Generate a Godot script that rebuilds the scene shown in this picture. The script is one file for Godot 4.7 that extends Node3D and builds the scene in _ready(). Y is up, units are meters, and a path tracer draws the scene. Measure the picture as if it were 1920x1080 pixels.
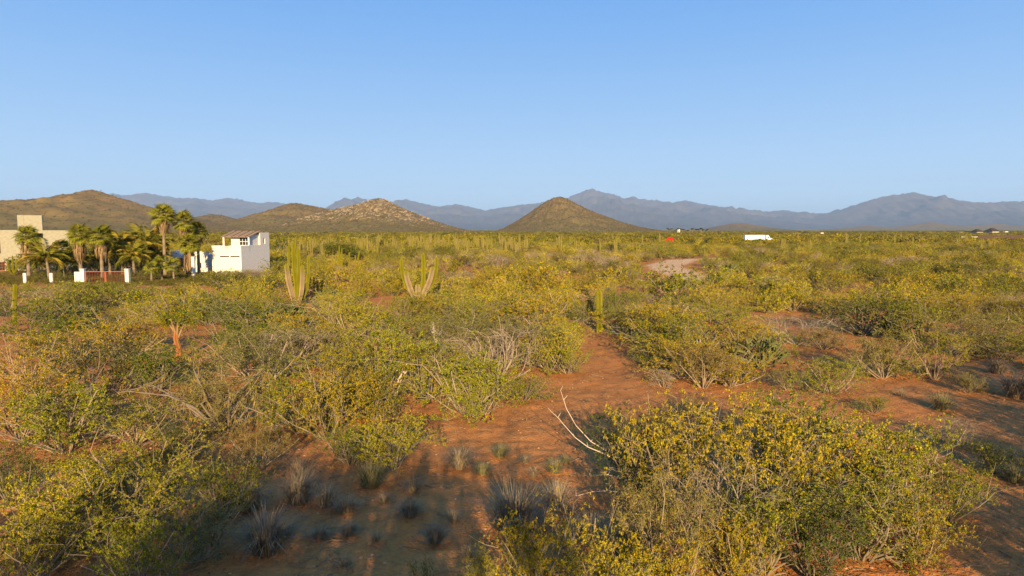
extends Node3D
# A drone's view over a thornscrub plain at golden hour: red sand, shrubs, cacti, two houses among palms, hills and a far range.

const EYE := 6.5                # metres above the plain
const LENS := 1272.0            # focal length in pixels of a 1920 wide picture
var tilt := deg_to_rad(4.94)
var rng := RandomNumberGenerator.new()
var n_low := FastNoiseLite.new()
var n_mid := FastNoiseLite.new()
var n_rip := FastNoiseLite.new()
var n_col := FastNoiseLite.new()
var n_patch := FastNoiseLite.new()
var taken := {}
var road := []                  # points of the dirt road's centre line
var clearings := []             # [centre, radius x, radius z]
var M := {}

# ------------------------------------------------------------------ mesh collector
class Shape:
	var v := PackedVector3Array()
	var c := PackedColorArray()
	var n := PackedVector3Array()
	var idx := PackedInt32Array()
	var smooth := false
	func tri(a: Vector3, b: Vector3, d: Vector3, col: Color) -> void:
		var k := v.size()
		v.append(a); v.append(b); v.append(d)
		c.append(col); c.append(col); c.append(col)
		idx.append(k); idx.append(k + 1); idx.append(k + 2)
	func quad(a: Vector3, b: Vector3, d: Vector3, e: Vector3, col: Color) -> void:
		var k := v.size()
		v.append(a); v.append(b); v.append(d); v.append(e)
		c.append(col); c.append(col); c.append(col); c.append(col)
		idx.append(k); idx.append(k + 1); idx.append(k + 2)
		idx.append(k); idx.append(k + 2); idx.append(k + 3)
	func box(lo: Vector3, hi: Vector3, col := Color.WHITE, bevel := 0.0) -> void:
		# a box with chamfered vertical and top edges when bevel > 0
		if bevel <= 0.0:
			var p := [Vector3(lo.x, lo.y, lo.z), Vector3(hi.x, lo.y, lo.z), Vector3(hi.x, lo.y, hi.z), Vector3(lo.x, lo.y, hi.z), Vector3(lo.x, hi.y, lo.z), Vector3(hi.x, hi.y, lo.z), Vector3(hi.x, hi.y, hi.z), Vector3(lo.x, hi.y, hi.z)]
			for f in [[0, 1, 2, 3], [7, 6, 5, 4], [3, 2, 6, 7], [1, 0, 4, 5], [2, 1, 5, 6], [0, 3, 7, 4]]:
				quad(p[f[0]], p[f[1]], p[f[2]], p[f[3]], col)
			return
		var b := bevel
		var ring := func(y: float, s: float) -> Array:
			return [Vector3(lo.x + s + b, y, lo.z + s), Vector3(hi.x - s - b, y, lo.z + s), Vector3(hi.x - s, y, lo.z + s + b), Vector3(hi.x - s, y, hi.z - s - b), Vector3(hi.x - s - b, y, hi.z - s), Vector3(lo.x + s + b, y, hi.z - s), Vector3(lo.x + s, y, hi.z - s - b), Vector3(lo.x + s, y, lo.z + s + b)]
		var r0: Array = ring.call(lo.y, 0.0)
		var r1: Array = ring.call(hi.y - b, 0.0)
		var r2: Array = ring.call(hi.y, b)
		for i in 8:
			var j := (i + 1) % 8
			quad(r0[i], r0[j], r1[j], r1[i], col)
			quad(r1[i], r1[j], r2[j], r2[i], col)
		for i in range(1, 7):
			tri(r2[0], r2[i], r2[i + 1], col)
			tri(r0[0], r0[i + 1], r0[i], col)
	func tube(a: Vector3, b: Vector3, ra: float, rb: float, sides: int, col: Color) -> void:
		var d := (b - a).normalized()
		var s := d.cross(Vector3.UP if absf(d.y) < 0.9 else Vector3.RIGHT).normalized()
		var t := d.cross(s)
		var k := v.size()
		for i in sides:
			var an := TAU * i / sides
			var o := s * cos(an) + t * sin(an)
			v.append(a + o * ra); v.append(b + o * rb)
			c.append(col); c.append(col)
		for i in sides:
			var j := (i + 1) % sides
			idx.append(k + 2 * i); idx.append(k + 2 * j); idx.append(k + 2 * j + 1)
			idx.append(k + 2 * i); idx.append(k + 2 * j + 1); idx.append(k + 2 * i + 1)
	func path(pts: Array, radii: Array, sides: int, col: Color, ribs := 0.0, cols := []) -> void:
		# a swept tube, ribbed when ribs > 0, closed at its end
		var k := v.size()
		var s := Vector3.RIGHT
		for q in pts.size():
			var d: Vector3 = (pts[mini(q + 1, pts.size() - 1)] - pts[maxi(q - 1, 0)]).normalized()
			if q == 0:
				s = d.cross(Vector3(0.2, 0.1, 1)).normalized()
			s = (s - d * s.dot(d)).normalized()
			var t := d.cross(s)
			for i in sides:
				var an := TAU * i / sides
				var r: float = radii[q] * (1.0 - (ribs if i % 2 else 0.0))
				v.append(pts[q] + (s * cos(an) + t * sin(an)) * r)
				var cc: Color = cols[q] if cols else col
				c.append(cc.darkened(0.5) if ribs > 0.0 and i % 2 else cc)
		for q in pts.size() - 1:
			for i in sides:
				var j := (i + 1) % sides
				var a := k + q * sides
				idx.append(a + i); idx.append(a + j); idx.append(a + sides + j)
				idx.append(a + i); idx.append(a + sides + j); idx.append(a + sides + i)
		var top := v.size()
		v.append(pts[-1]); c.append(cols[-1] if cols else col)
		var e := k + (pts.size() - 1) * sides
		for i in sides:
			idx.append(e + i); idx.append(e + (i + 1) % sides); idx.append(top)
	func leaf(p: Vector3, t: Vector3, nn: Vector3, size: float, wide: float, col: Color) -> void:
		var w := t.cross(nn).normalized() * size * wide
		var m := p + t * size * 0.5 + nn * size * 0.12
		quad(p, m + w, p + t * size, m - w, col)
	func mesh() -> ArrayMesh:
		var a := []
		a.resize(Mesh.ARRAY_MAX)
		a[Mesh.ARRAY_VERTEX] = v
		a[Mesh.ARRAY_COLOR] = c
		a[Mesh.ARRAY_INDEX] = idx
		if n.size() == v.size():
			a[Mesh.ARRAY_NORMAL] = n
		var out := ArrayMesh.new()
		out.add_surface_from_arrays(Mesh.PRIMITIVE_TRIANGLES, a)
		return out

# ------------------------------------------------------------------ naming helpers
func numbered(called: String) -> String:
	if not taken.has(called):
		taken[called] = 0
		return called
	taken[called] += 1
	return "%s_%03d" % [called, taken[called]]

func tag(o: Node3D, label: String, category: String, group := "") -> Node3D:
	o.set_meta("label", label)
	o.set_meta("category", category)
	if group != "":
		o.set_meta("group", group)
	return o

func thing(called: String, label: String, category: String, at: Vector3, turn := 0.0, group := "") -> Node3D:
	var o := Node3D.new()
	o.name = numbered(called)
	add_child(o, true)
	o.position = at
	o.rotation.y = turn
	tag(o, label, category, group)
	return o

func part(called: String, sh, m: Material, parent: Node3D) -> MeshInstance3D:
	var o := MeshInstance3D.new()
	o.name = called if parent != self else numbered(called)
	o.mesh = sh.mesh() if sh is Shape else sh
	o.material_override = m
	parent.add_child(o, true)
	return o

func struct(called: String, sh, m: Material) -> MeshInstance3D:
	var o := part(called, sh, m, self)
	o.set_meta("kind", "structure")
	return o

func scatter(called: String, mesh: Mesh, m: Material, xf: Array, cols: Array, parent: Node3D = self) -> MultiMeshInstance3D:
	var mm := MultiMesh.new()
	mm.transform_format = MultiMesh.TRANSFORM_3D
	mm.use_colors = true
	mm.mesh = mesh
	mm.instance_count = xf.size()
	for i in xf.size():
		mm.set_instance_transform(i, xf[i])
		mm.set_instance_color(i, cols[i])
	var o := MultiMeshInstance3D.new()
	o.name = numbered(called) if parent == self else called
	o.multimesh = mm
	o.material_override = m
	o.set_meta("kind", "stuff")
	parent.add_child(o, true)
	return o

# ------------------------------------------------------------------ places
func slope(py: float) -> float:      # tangent of the angle below the horizon of a picture row
	return tan(tilt - atan((540.0 - py) / LENS))

func place(px: float, py: float, dist: float) -> Vector3:     # the point at a horizontal distance ahead
	var t := (540.0 - py) / LENS
	var ahead := cos(tilt) + t * sin(tilt)
	return Vector3((px - 960.0) / LENS * dist / ahead, EYE - slope(py) * dist, -dist)

func spot(px: float, py: float) -> Vector3:                   # the point of the plain
	var p := place(px, py, EYE / slope(py))
	p.y = land(p.x, p.z)
	return p

func seen_at(p: Vector3) -> Vector2:                          # where a point shows in the 1920 wide picture, for wording labels
	var d := -p.z
	var up := p.y - EYE
	var f := d * cos(tilt) - up * sin(tilt)
	return Vector2(960 + p.x / f * LENS, 540 - (up * cos(tilt) + d * sin(tilt)) / f * LENS)

func land(x: float, z: float) -> float:
	var d := sqrt(x * x + z * z)
	return n_low.get_noise_2d(x, z) * 0.35 * smoothstep(6.0, 40.0, d)

func road_near(x: float, z: float) -> float:                  # metres from the road's centre line
	var best := 1e9
	var p := Vector2(x, z)
	for i in road.size() - 1:
		best = minf(best, Geometry2D.get_closest_point_to_segment(p, road[i], road[i + 1]).distance_to(p))
	return best

func cleared(x: float, z: float) -> bool:
	for c in clearings:
		var q := Vector2((x - c[0].x) / c[1], (z - c[0].z) / c[2])
		if q.length() < 1.0:
			return true
	return -z > 60.0 and -z < 320.0 and absf(x) < 160.0 and road_near(x, z) < 4.6

# ------------------------------------------------------------------ materials
func mat(col: Color, rough := 0.9, vertex := false) -> StandardMaterial3D:
	var m := StandardMaterial3D.new()
	m.albedo_color = col.linear_to_srgb()
	m.roughness = rough
	m.vertex_color_use_as_albedo = vertex
	m.metallic_specular = 0.3 if rough < 0.6 else 0.1
	return m

func noise_tex(freq: float, lo: Color, hi: Color, size := 512, normal := false, strength := 4.0, kind := FastNoiseLite.TYPE_SIMPLEX_SMOOTH) -> NoiseTexture2D:
	var n := FastNoiseLite.new()
	n.noise_type = kind
	n.frequency = freq
	n.fractal_octaves = 5
	n.fractal_gain = 0.6
	var t := NoiseTexture2D.new()
	t.width = size
	t.height = size
	t.seamless = true
	t.noise = n
	if normal:
		t.as_normal_map = true
		t.bump_strength = strength
	else:
		var g := Gradient.new()
		g.set_color(0, lo)
		g.set_color(1, hi)
		t.color_ramp = g
	return t

func plaster(col: Color) -> StandardMaterial3D:
	var m := mat(col, 0.92)
	m.albedo_texture = noise_tex(0.012, Color(0.90, 0.88, 0.84), Color(1, 1, 1))
	m.normal_enabled = true
	m.normal_texture = noise_tex(0.05, Color.BLACK, Color.WHITE, 512, true, 3.0)
	m.normal_scale = 0.12
	m.uv1_triplanar = true
	m.uv1_scale = Vector3(0.35, 0.35, 0.35)
	return m

func make_materials() -> void:
	var leafm := mat(Color.WHITE, 0.62, true)
	leafm.backlight_enabled = true
	leafm.backlight = Color(0.14, 0.14, 0.12)
	M.leaf = leafm
	M.tints = []
	for t in [Color(1, 1, 1), Color(1.0, 0.94, 0.9), Color(0.86, 0.92, 0.95)]:
		var lt: StandardMaterial3D = leafm.duplicate()
		lt.albedo_color = t
		M.tints.append(lt)
	M.stem = mat(Color.WHITE, 0.95, true)
	M.scrub = mat(Color.WHITE, 0.85, true)
	M.cactus = mat(Color.WHITE, 0.7, true)
	M.cream = plaster(Color(0.34, 0.325, 0.255))
	M.white = plaster(Color(0.70, 0.68, 0.64))
	M.dark = mat(Color(0.02, 0.02, 0.022), 0.3)
	M.glass = mat(Color(0.03, 0.035, 0.04), 0.08)
	M.redwood = mat(Color(0.33, 0.07, 0.03), 0.7)
	M.redmetal = mat(Color(0.50, 0.13, 0.07), 0.6)
	M.tin = plaster(Color(0.33, 0.25, 0.18))
	M.concrete = plaster(Color(0.42, 0.39, 0.33))
	M.paint = mat(Color(0.8, 0.8, 0.78), 0.4)
	M.redsign = mat(Color(0.42, 0.018, 0.016), 0.6)
	M.thatch = mat(Color(0.055, 0.04, 0.03), 0.95)
	M.brown = mat(Color(0.13, 0.05, 0.03), 0.8)
	M.tyre = mat(Color(0.015, 0.015, 0.015), 0.9)
	M.chrome = mat(Color(0.35, 0.36, 0.38), 0.35)
	var g := mat(Color.WHITE, 0.97, true)
	g.albedo_texture = noise_tex(0.03, Color(0.84, 0.82, 0.80), Color(1, 1, 1), 1024)
	g.normal_enabled = true
	g.normal_texture = noise_tex(0.045, Color.BLACK, Color.WHITE, 1024, true, 6.0)
	g.normal_scale = 1.1
	g.uv1_triplanar = true
	g.uv1_world_triplanar = true
	g.uv1_scale = Vector3(0.23, 0.23, 0.23)
	g.metallic_specular = 0.15
	M.ground = g
	M.hill = mat(Color.WHITE, 0.97, true)
	M.hill.metallic_specular = 0.1

# ------------------------------------------------------------------ shrubs
# the colours of leaves per kind: [share, colour]
const LEAVES := {
	"yellow": [[0.36, Color(0.325, 0.268, 0.010)], [0.34, Color(0.25, 0.225, 0.011)], [0.08, Color(0.35, 0.225, 0.012)], [0.22, Color(0.11, 0.12, 0.011)]],
	"orange": [[0.28, Color(0.34, 0.22, 0.011)], [0.40, Color(0.30, 0.245, 0.012)], [0.20, Color(0.20, 0.17, 0.013)], [0.12, Color(0.09, 0.095, 0.012)]],
	"green": [[0.48, Color(0.165, 0.168, 0.011)], [0.32, Color(0.075, 0.09, 0.010)], [0.16, Color(0.27, 0.23, 0.012)], [0.04, Color(0.24, 0.14, 0.02)]],
	"dark": [[0.55, Color(0.06, 0.07, 0.013)], [0.30, Color(0.09, 0.10, 0.015)], [0.15, Color(0.16, 0.145, 0.018)]],
	"feather": [[0.5, Color(0.185, 0.155, 0.040)], [0.3, Color(0.13, 0.12, 0.032)], [0.2, Color(0.24, 0.175, 0.06)]],
	"dry": [[0.6, Color(0.20, 0.14, 0.06)], [0.4, Color(0.15, 0.14, 0.035)]],
}
const BARK := {"yellow": Color(0.27, 0.215, 0.145), "orange": Color(0.27, 0.20, 0.13), "green": Color(0.22, 0.18, 0.12), "dark": Color(0.17, 0.14, 0.10), "feather": Color(0.27, 0.21, 0.14), "dry": Color(0.27, 0.21, 0.15)}

func leaf_color(kind: String) -> Color:
	var r := rng.randf()
	for e in LEAVES[kind]:
		r -= e[0]
		if r <= 0.0:
			return e[1] * rng.randf_range(0.75, 1.25)
	return LEAVES[kind][0][1]

func rand_dir() -> Vector3:
	return Vector3(rng.randfn(), rng.randfn(), rng.randfn()).normalized()

func grow(st: Shape, lf: Shape, p: Vector3, dir: Vector3, length: float, rad: float, level: int, s: Dictionary) -> void:
	var nseg: int = s.segs[level]
	var step := length / nseg
	var bark: Color = BARK[s.kind] * rng.randf_range(0.75, 1.2)
	var sides: int = 5 if level == 0 and s.fine else 4 if level == 0 else 3
	var last: int = s.levels - 1
	for i in nseg:
		dir = (dir + rand_dir() * s.wobble + Vector3(0, s.up[level], 0)).normalized()
		if p.y > s.h * 0.8 and dir.y > 0.1:
			dir = Vector3(dir.x, dir.y * 0.45, dir.z).normalized()
		if p.y < 0.15 and dir.y < 0.0:
			dir.y = 0.15
		var q := p + dir * step
		var r2 := rad * (1.0 - 0.55 / nseg)
		st.tube(p, q, rad, r2, sides, bark)
		if level < last and (i > 0 or level > 0):
			var kids: float = s.kids[level]
			var k := int(kids) + (1 if rng.randf() < kids - int(kids) else 0)
			for j in k:
				var side := rand_dir()
				side = (side - dir * side.dot(dir)).normalized()
				var cd := (dir * 0.55 + side * rng.randf_range(0.5, 1.0) + Vector3(0, 0.12, 0)).normalized()
				grow(st, lf, q, cd, length * s.ratio * rng.randf_range(0.65, 1.2), r2 * 0.62, level + 1, s)
		if level >= last - 1:
			var cnt: float = s.leaves[level]
			if rng.randf() < s.gap:
				cnt = 0.0
			var k2 := int(cnt) + (1 if rng.randf() < cnt - int(cnt) else 0)
			var node := p.lerp(q, rng.randf())
			for j in k2:
				var a: Vector3 = node + rand_dir() * s.leaf * rng.randf_range(0.1, 0.75)
				var t := (dir * 0.4 + rand_dir()).normalized()
				var nn := (rand_dir() + Vector3(0, 0.5, 0) + Vector3(a.x, 0, a.z).normalized() * 0.5).normalized()
				lf.leaf(a, t, nn, s.leaf * rng.randf_range(0.6, 1.3), s.leafw, leaf_color(s.kind))
		p = q
		rad = r2

func shrub_shapes(kind: String, fine: bool, seed_: int) -> Array:
	rng.seed = seed_
	var s := {"kind": kind, "fine": fine, "h": 2.2, "wobble": 0.22, "ratio": 0.58, "leafw": 0.36, "gap": 0.34 if fine else 0.15}
	if fine:
		s.merge({"levels": 4, "segs": [5, 4, 3, 3], "kids": [1.25, 1.2, 1.1, 0.0], "up": [0.05, 0.06, 0.06, 0.05], "leaves": [0.0, 0.0, 4.6, 7.4], "leaf": 0.051})
	else:
		s.merge({"levels": 3, "segs": [4, 3, 2], "kids": [1.3, 1.3, 0.0], "up": [0.05, 0.06, 0.06], "leaves": [0.0, 3.4, 5.0], "leaf": 0.13})
	var stems := rng.randi_range(6, 12)
	var lean := rng.randf_range(0.65, 1.0)
	var st := Shape.new()
	var lf := Shape.new()
	match kind:
		"dry":
			s.leaves = [0.0, 0.0, 0.15, 0.25] if fine else [0.0, 0.3, 0.5]
			s.kids = [1.5, 1.5, 1.4, 0.0] if fine else [1.6, 2.0, 0.0]
			s.leaf = 0.05 if fine else 0.1
			s.wobble = 0.28
			s.thick = 1.6
		"feather":
			s.leafw = 0.09
			s.leaf = 0.13 if fine else 0.24
			s.leaves = [0.0, 0.0, 3.0, 4.5] if fine else [0.0, 4.0, 6.0]
			s.wobble = 0.18
		"dark":
			s.leaves = [0.0, 0.0, 3.6, 5.0] if fine else [0.0, 4.4, 6.5]
			s.leaf = 0.055 if fine else 0.12
			s.leafw = 0.4
	for i in stems:
		var an := TAU * (i + rng.randf_range(-0.35, 0.35)) / stems
		var tilt_out := rng.randf_range(0.25, 1.25) * lean
		var d := Vector3(cos(an) * sin(tilt_out), cos(tilt_out), sin(an) * sin(tilt_out))
		grow(st, lf, Vector3(cos(an), 0, sin(an)) * rng.randf_range(0.03, 0.2) - Vector3(0, 0.1, 0), d, rng.randf_range(1.35, 2.0), rng.randf_range(0.022, 0.045) * s.get("thick", 1.0), 0, s)
	# a few long shoots that arch out of the crown
	var s2 := s.duplicate()
	s2.h = 3.2
	s2.up = [0.02, 0.03, 0.04, 0.04]
	s2.kids = [0.35, 0.5, 0.4, 0.0] if fine else [0.5, 0.7, 0.0]
	s2.wobble = 0.14
	s2.leaves = [0.0, 1.5, 4.0, 6.0] if fine else [1.0, 4.0, 5.0]
	for i in (7 if kind != "dry" else 0):
		var an := rng.randf() * TAU
		var out := rng.randf_range(0.35, 1.05)
		grow(st, lf, Vector3(cos(an), 0, sin(an)) * 0.1, Vector3(cos(an) * sin(out), cos(out), sin(an) * sin(out)), rng.randf_range(1.9, 2.6), 0.026, 0, s2)
	return [st, lf]

func joined(a: Shape, b: Shape) -> Shape:
	var o := Shape.new()
	o.v = a.v.duplicate(); o.c = a.c.duplicate(); o.idx = a.idx.duplicate()
	var k := a.v.size()
	o.v.append_array(b.v); o.c.append_array(b.c)
	for i in b.idx:
		o.idx.append(i + k)
	return o

func clump(seed_: int) -> Shape:       # a distant shrub: a crown of large leaf clumps
	rng.seed = seed_
	var o := Shape.new()
	var lobes := []
	for i in 5:
		lobes.append(Vector3(rng.randf_range(-1.1, 1.1), rng.randf_range(0.7, 1.5), rng.randf_range(-1.1, 1.1)))
	for i in 170:
		var d := rand_dir()
		var p: Vector3 = lobes[i % 5] + Vector3(d.x * 0.95, d.y * 0.65, d.z * 0.95) * pow(rng.randf(), 0.4)
		p.y = maxf(p.y, 0.1)
		var c := Color(1, 1, 1) * rng.randf_range(0.55, 1.35)
		c.r *= rng.randf_range(0.9, 1.15)
		o.leaf(p, rand_dir(), (d + Vector3(0, 0.4, 0)).normalized(), rng.randf_range(0.3, 0.62), 0.42, c)
	for i in 7:
		var a := rng.randf() * TAU
		o.tube(Vector3.ZERO, Vector3(cos(a) * 0.9, rng.randf_range(1.0, 1.8), sin(a) * 0.9), 0.05, 0.02, 3, Color(1.1, 1.0, 1.6))
	return o

# ------------------------------------------------------------------ cacti and grass
const CACTUS_GREEN := Color(0.20, 0.185, 0.015)
const CACTUS_BARK := Color(0.30, 0.225, 0.13)

func column(pts: Array, r0: float, bark_share: float, sides := 22, col := CACTUS_GREEN) -> Shape:
	# a ribbed stem along a curve, corky below and green above
	var cv := Curve3D.new()
	for p in pts:
		cv.add_point(p)
	var steps := 14
	var line := []
	var radii := []
	var cols := []
	var lens := []
	for i in pts.size() - 1:
		lens.append(pts[i].distance_to(pts[i + 1]))
	for k in steps + 1:
		var u := float(k) / steps
		var f := u * (pts.size() - 1)
		var i := mini(int(f), pts.size() - 2)
		var a: Vector3 = pts[maxi(i - 1, 0)]
		var b: Vector3 = pts[i]
		var c: Vector3 = pts[i + 1]
		var d: Vector3 = pts[mini(i + 2, pts.size() - 1)]
		line.append(b.cubic_interpolate(c, a, d, f - i))
		var r := r0 * 0.8 * (0.86 + 0.14 * sin(u * PI)) * rng.randf_range(0.97, 1.03)
		if u > 0.93:
			r *= sqrt(maxf(0.06, 1.0 - pow((u - 0.93) / 0.075, 2.0)))
		radii.append(r)
		var share := smoothstep(bark_share - 0.12, bark_share + 0.12, u)
		cols.append(CACTUS_BARK.lerp(col, share) * rng.randf_range(0.88, 1.12))
	var o := Shape.new()
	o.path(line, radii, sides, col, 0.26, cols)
	return o

func cholla_shape(seed_: int) -> Shape:
	rng.seed = seed_
	var o := Shape.new()
	var open := []
	for i in 9:
		var a := rng.randf() * TAU
		open.append([Vector3(0, 0.05, 0), Vector3(cos(a), rng.randf_range(0.4, 1.3), sin(a)).normalized(), 0])
	while open.size():
		var e: Array = open.pop_back()
		var q: Vector3 = e[0] + e[1] * rng.randf_range(0.18, 0.30)
		if q.y < 0.08:
			continue
		o.tube(e[0], q, 0.035, 0.03, 5, Color(0.12, 0.125, 0.045) * rng.randf_range(0.7, 1.3))
		if e[2] < 5:
			for j in (2 if rng.randf() < 0.75 else 1):
				open.append([q, (e[1] + rand_dir() * 0.75 + Vector3(0, 0.1, 0)).normalized(), e[2] + 1])
	return o

func tuft_shape(seed_: int, col: Color, blades := 460) -> Shape:
	rng.seed = seed_
	var o := Shape.new()
	for i in blades:
		var a := rng.randf() * TAU
		var out := rng.randf_range(0.1, 1.25) * rng.randf_range(0.45, 1.0)
		var b := Vector3(cos(a), 0, sin(a)) * rng.randf_range(0.0, 0.2)
		var tall := rng.randf_range(0.55, 1.0)
		var mid := b + Vector3(cos(a) * out * 0.35, tall * 0.55, sin(a) * out * 0.35)
		var tip := b + Vector3(cos(a) * out * 0.9, tall * (1.0 - out * 0.35), sin(a) * out * 0.9) + rand_dir() * 0.05
		var w := Vector3(-sin(a), 0, cos(a)) * 0.0055
		var cc := col * rng.randf_range(0.6, 1.4)
		if rng.randf() < 0.3:
			cc = Color(0.33, 0.24, 0.12) * rng.randf_range(0.6, 1.1)
		if rng.randf() < 0.15:      # bent over
			tip.y *= 0.3
		o.quad(b - w, b + w, mid + w * 0.8, mid - w * 0.8, cc)
		o.tri(mid - w * 0.8, mid + w * 0.8, tip, cc)
	return o

# ------------------------------------------------------------------ palms
func fan_leaf(seed_: int, col: Color) -> Shape:       # lies along +x: a stalk and a fan of split blades
	rng.seed = seed_
	var o := Shape.new()
	o.tube(Vector3.ZERO, Vector3(0.75, 0.10, 0), 0.02, 0.014, 3, Color(0.24, 0.20, 0.05))
	var hub := Vector3(0.75, 0.10, 0)
	for i in 19:
		var a := lerpf(-1.75, 1.75, i / 18.0) + rng.randf_range(-0.03, 0.03)
		var l := (0.85 - 0.14 * absf(a)) * rng.randf_range(0.9, 1.1)
		var d := Vector3(cos(a), 0, sin(a))
		var w := Vector3(-sin(a), 0.25, cos(a)) * 0.055
		var mid := hub + d * l * 0.55 + Vector3(0, 0.03, 0)
		var tip := hub + d * l + Vector3(0, -0.16 - 0.1 * rng.randf(), 0)
		var c := col * rng.randf_range(0.75, 1.25)
		o.tri(hub, mid + w, mid - w, c)
		o.tri(mid - w, mid + w, tip, c)
	return o

func feather_leaf(seed_: int, col: Color) -> Shape:   # lies along +x, arching: a rib and hanging leaflets
	rng.seed = seed_
	var o := Shape.new()
	var prev := Vector3.ZERO
	for i in 13:
		var u := (i + 1) / 13.0
		var p := Vector3(2.5 * u, 0.55 * u - 1.35 * u * u * u, 0)
		o.tube(prev, p, 0.03 * (1.05 - u) + 0.006, 0.03 * (1.0 - u) + 0.005, 3, Color(0.30, 0.24, 0.05))
		if i > 0:
			for k in 2:
				for sgn in [-1.0, 1.0]:
					var a := prev.lerp(p, k * 0.5)
					var l := 0.62 * sin(PI * clampf(u * 0.85 + 0.12, 0, 1)) + 0.12
					var t := Vector3(0.55, -0.38 - rng.randf() * 0.3, sgn * 0.8).normalized()
					o.leaf(a, t, Vector3(0, 1, 0), l * rng.randf_range(0.85, 1.1), 0.05, col * rng.randf_range(0.7, 1.3))
		prev = p
	return o

func palm_trunk(h: float, r0: float, r1: float, lean: Vector3) -> Shape:
	var o := Shape.new()
	var pts := []
	var radii := []
	var cols := []
	for i in 13:
		var u := i / 12.0
		pts.append(Vector3(0, h * u, 0) + lean * u * u)
		radii.append(lerpf(r0, r1, u) * (1.0 + (0.06 if i % 2 else -0.03)))
		cols.append(Color(0.20, 0.155, 0.11) * (1.1 if i % 2 else 0.85))
	o.path(pts, radii, 9, Color.WHITE, 0.0, cols)
	return o

func skirt(h: float, l: float, r: float, seed_: int) -> Shape:
	rng.seed = seed_
	var o := Shape.new()
	for i in 150:
		var a := rng.randf() * TAU
		var y := h - rng.randf() * l * 0.45
		var rr := r * rng.randf_range(0.55, 1.15)
		var top := Vector3(cos(a) * 0.14, y, sin(a) * 0.14)
		var mid := Vector3(cos(a) * rr, y - l * 0.22, sin(a) * rr)
		var tip := Vector3(cos(a) * rr * 0.95, y - l * rng.randf_range(0.4, 0.62), sin(a) * rr * 0.95)
		var w := Vector3(-sin(a), 0, cos(a)) * rng.randf_range(0.05, 0.11)
		var c := Color(0.23, 0.155, 0.08) * rng.randf_range(0.55, 1.25)
		o.quad(top - w * 0.4, top + w * 0.4, mid + w, mid - w, c)
		o.tri(mid - w, mid + w, tip, c)
	return o

var fan_meshes := []
var feather_meshes := []

func fan_palm(at: Vector3, h: float, spread: float, label: String, skirt_len: float, n := 26) -> void:
	var t := thing("fan_palm", label, "palm tree", at, rng.randf() * TAU, "palms in the garden of the houses")
	part("trunk", palm_trunk(h, 0.24 if h > 3 else 0.12, 0.17 if h > 3 else 0.09, Vector3(0.1, 0, 0.05)), M.stem, t)
	if skirt_len > 0.3:
		part("skirt", skirt(h + 0.05, skirt_len, 0.62 * spread, int(h * 100)), M.stem, t)
	for i in n:
		var f := part("frond", fan_meshes[i % fan_meshes.size()], M.leaf, t)
		var up := lerpf(1.35, -0.75, pow(i / float(n - 1), 0.85))
		f.position = Vector3(0.1, h + 0.05, 0.05)
		f.basis = Basis(Vector3.UP, i * 2.4 + rng.randf_range(-0.3, 0.3)) * Basis(Vector3.BACK, up) * Basis(Vector3.RIGHT, rng.randf_range(-0.4, 0.4)) * Basis().scaled(Vector3.ONE * spread * rng.randf_range(0.85, 1.1))

func coconut_palm(at: Vector3, h: float, spread: float, label: String, n := 18) -> void:
	var t := thing("feather_palm", label, "palm tree", at, rng.randf() * TAU, "palms in the garden of the houses")
	part("trunk", palm_trunk(h, 0.2, 0.13, Vector3(0.2, 0, 0.1)), M.stem, t)
	for i in n:
		var f := part("frond", feather_meshes[i % feather_meshes.size()], M.leaf, t)
		f.position = Vector3(0.2, h, 0.1)
		f.basis = Basis(Vector3.UP, i * 2.4 + rng.randf_range(-0.3, 0.3)) * Basis(Vector3.BACK, lerpf(1.15, -0.3, i / float(n - 1))) * Basis().scaled(Vector3.ONE * spread * rng.randf_range(0.85, 1.1))

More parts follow.
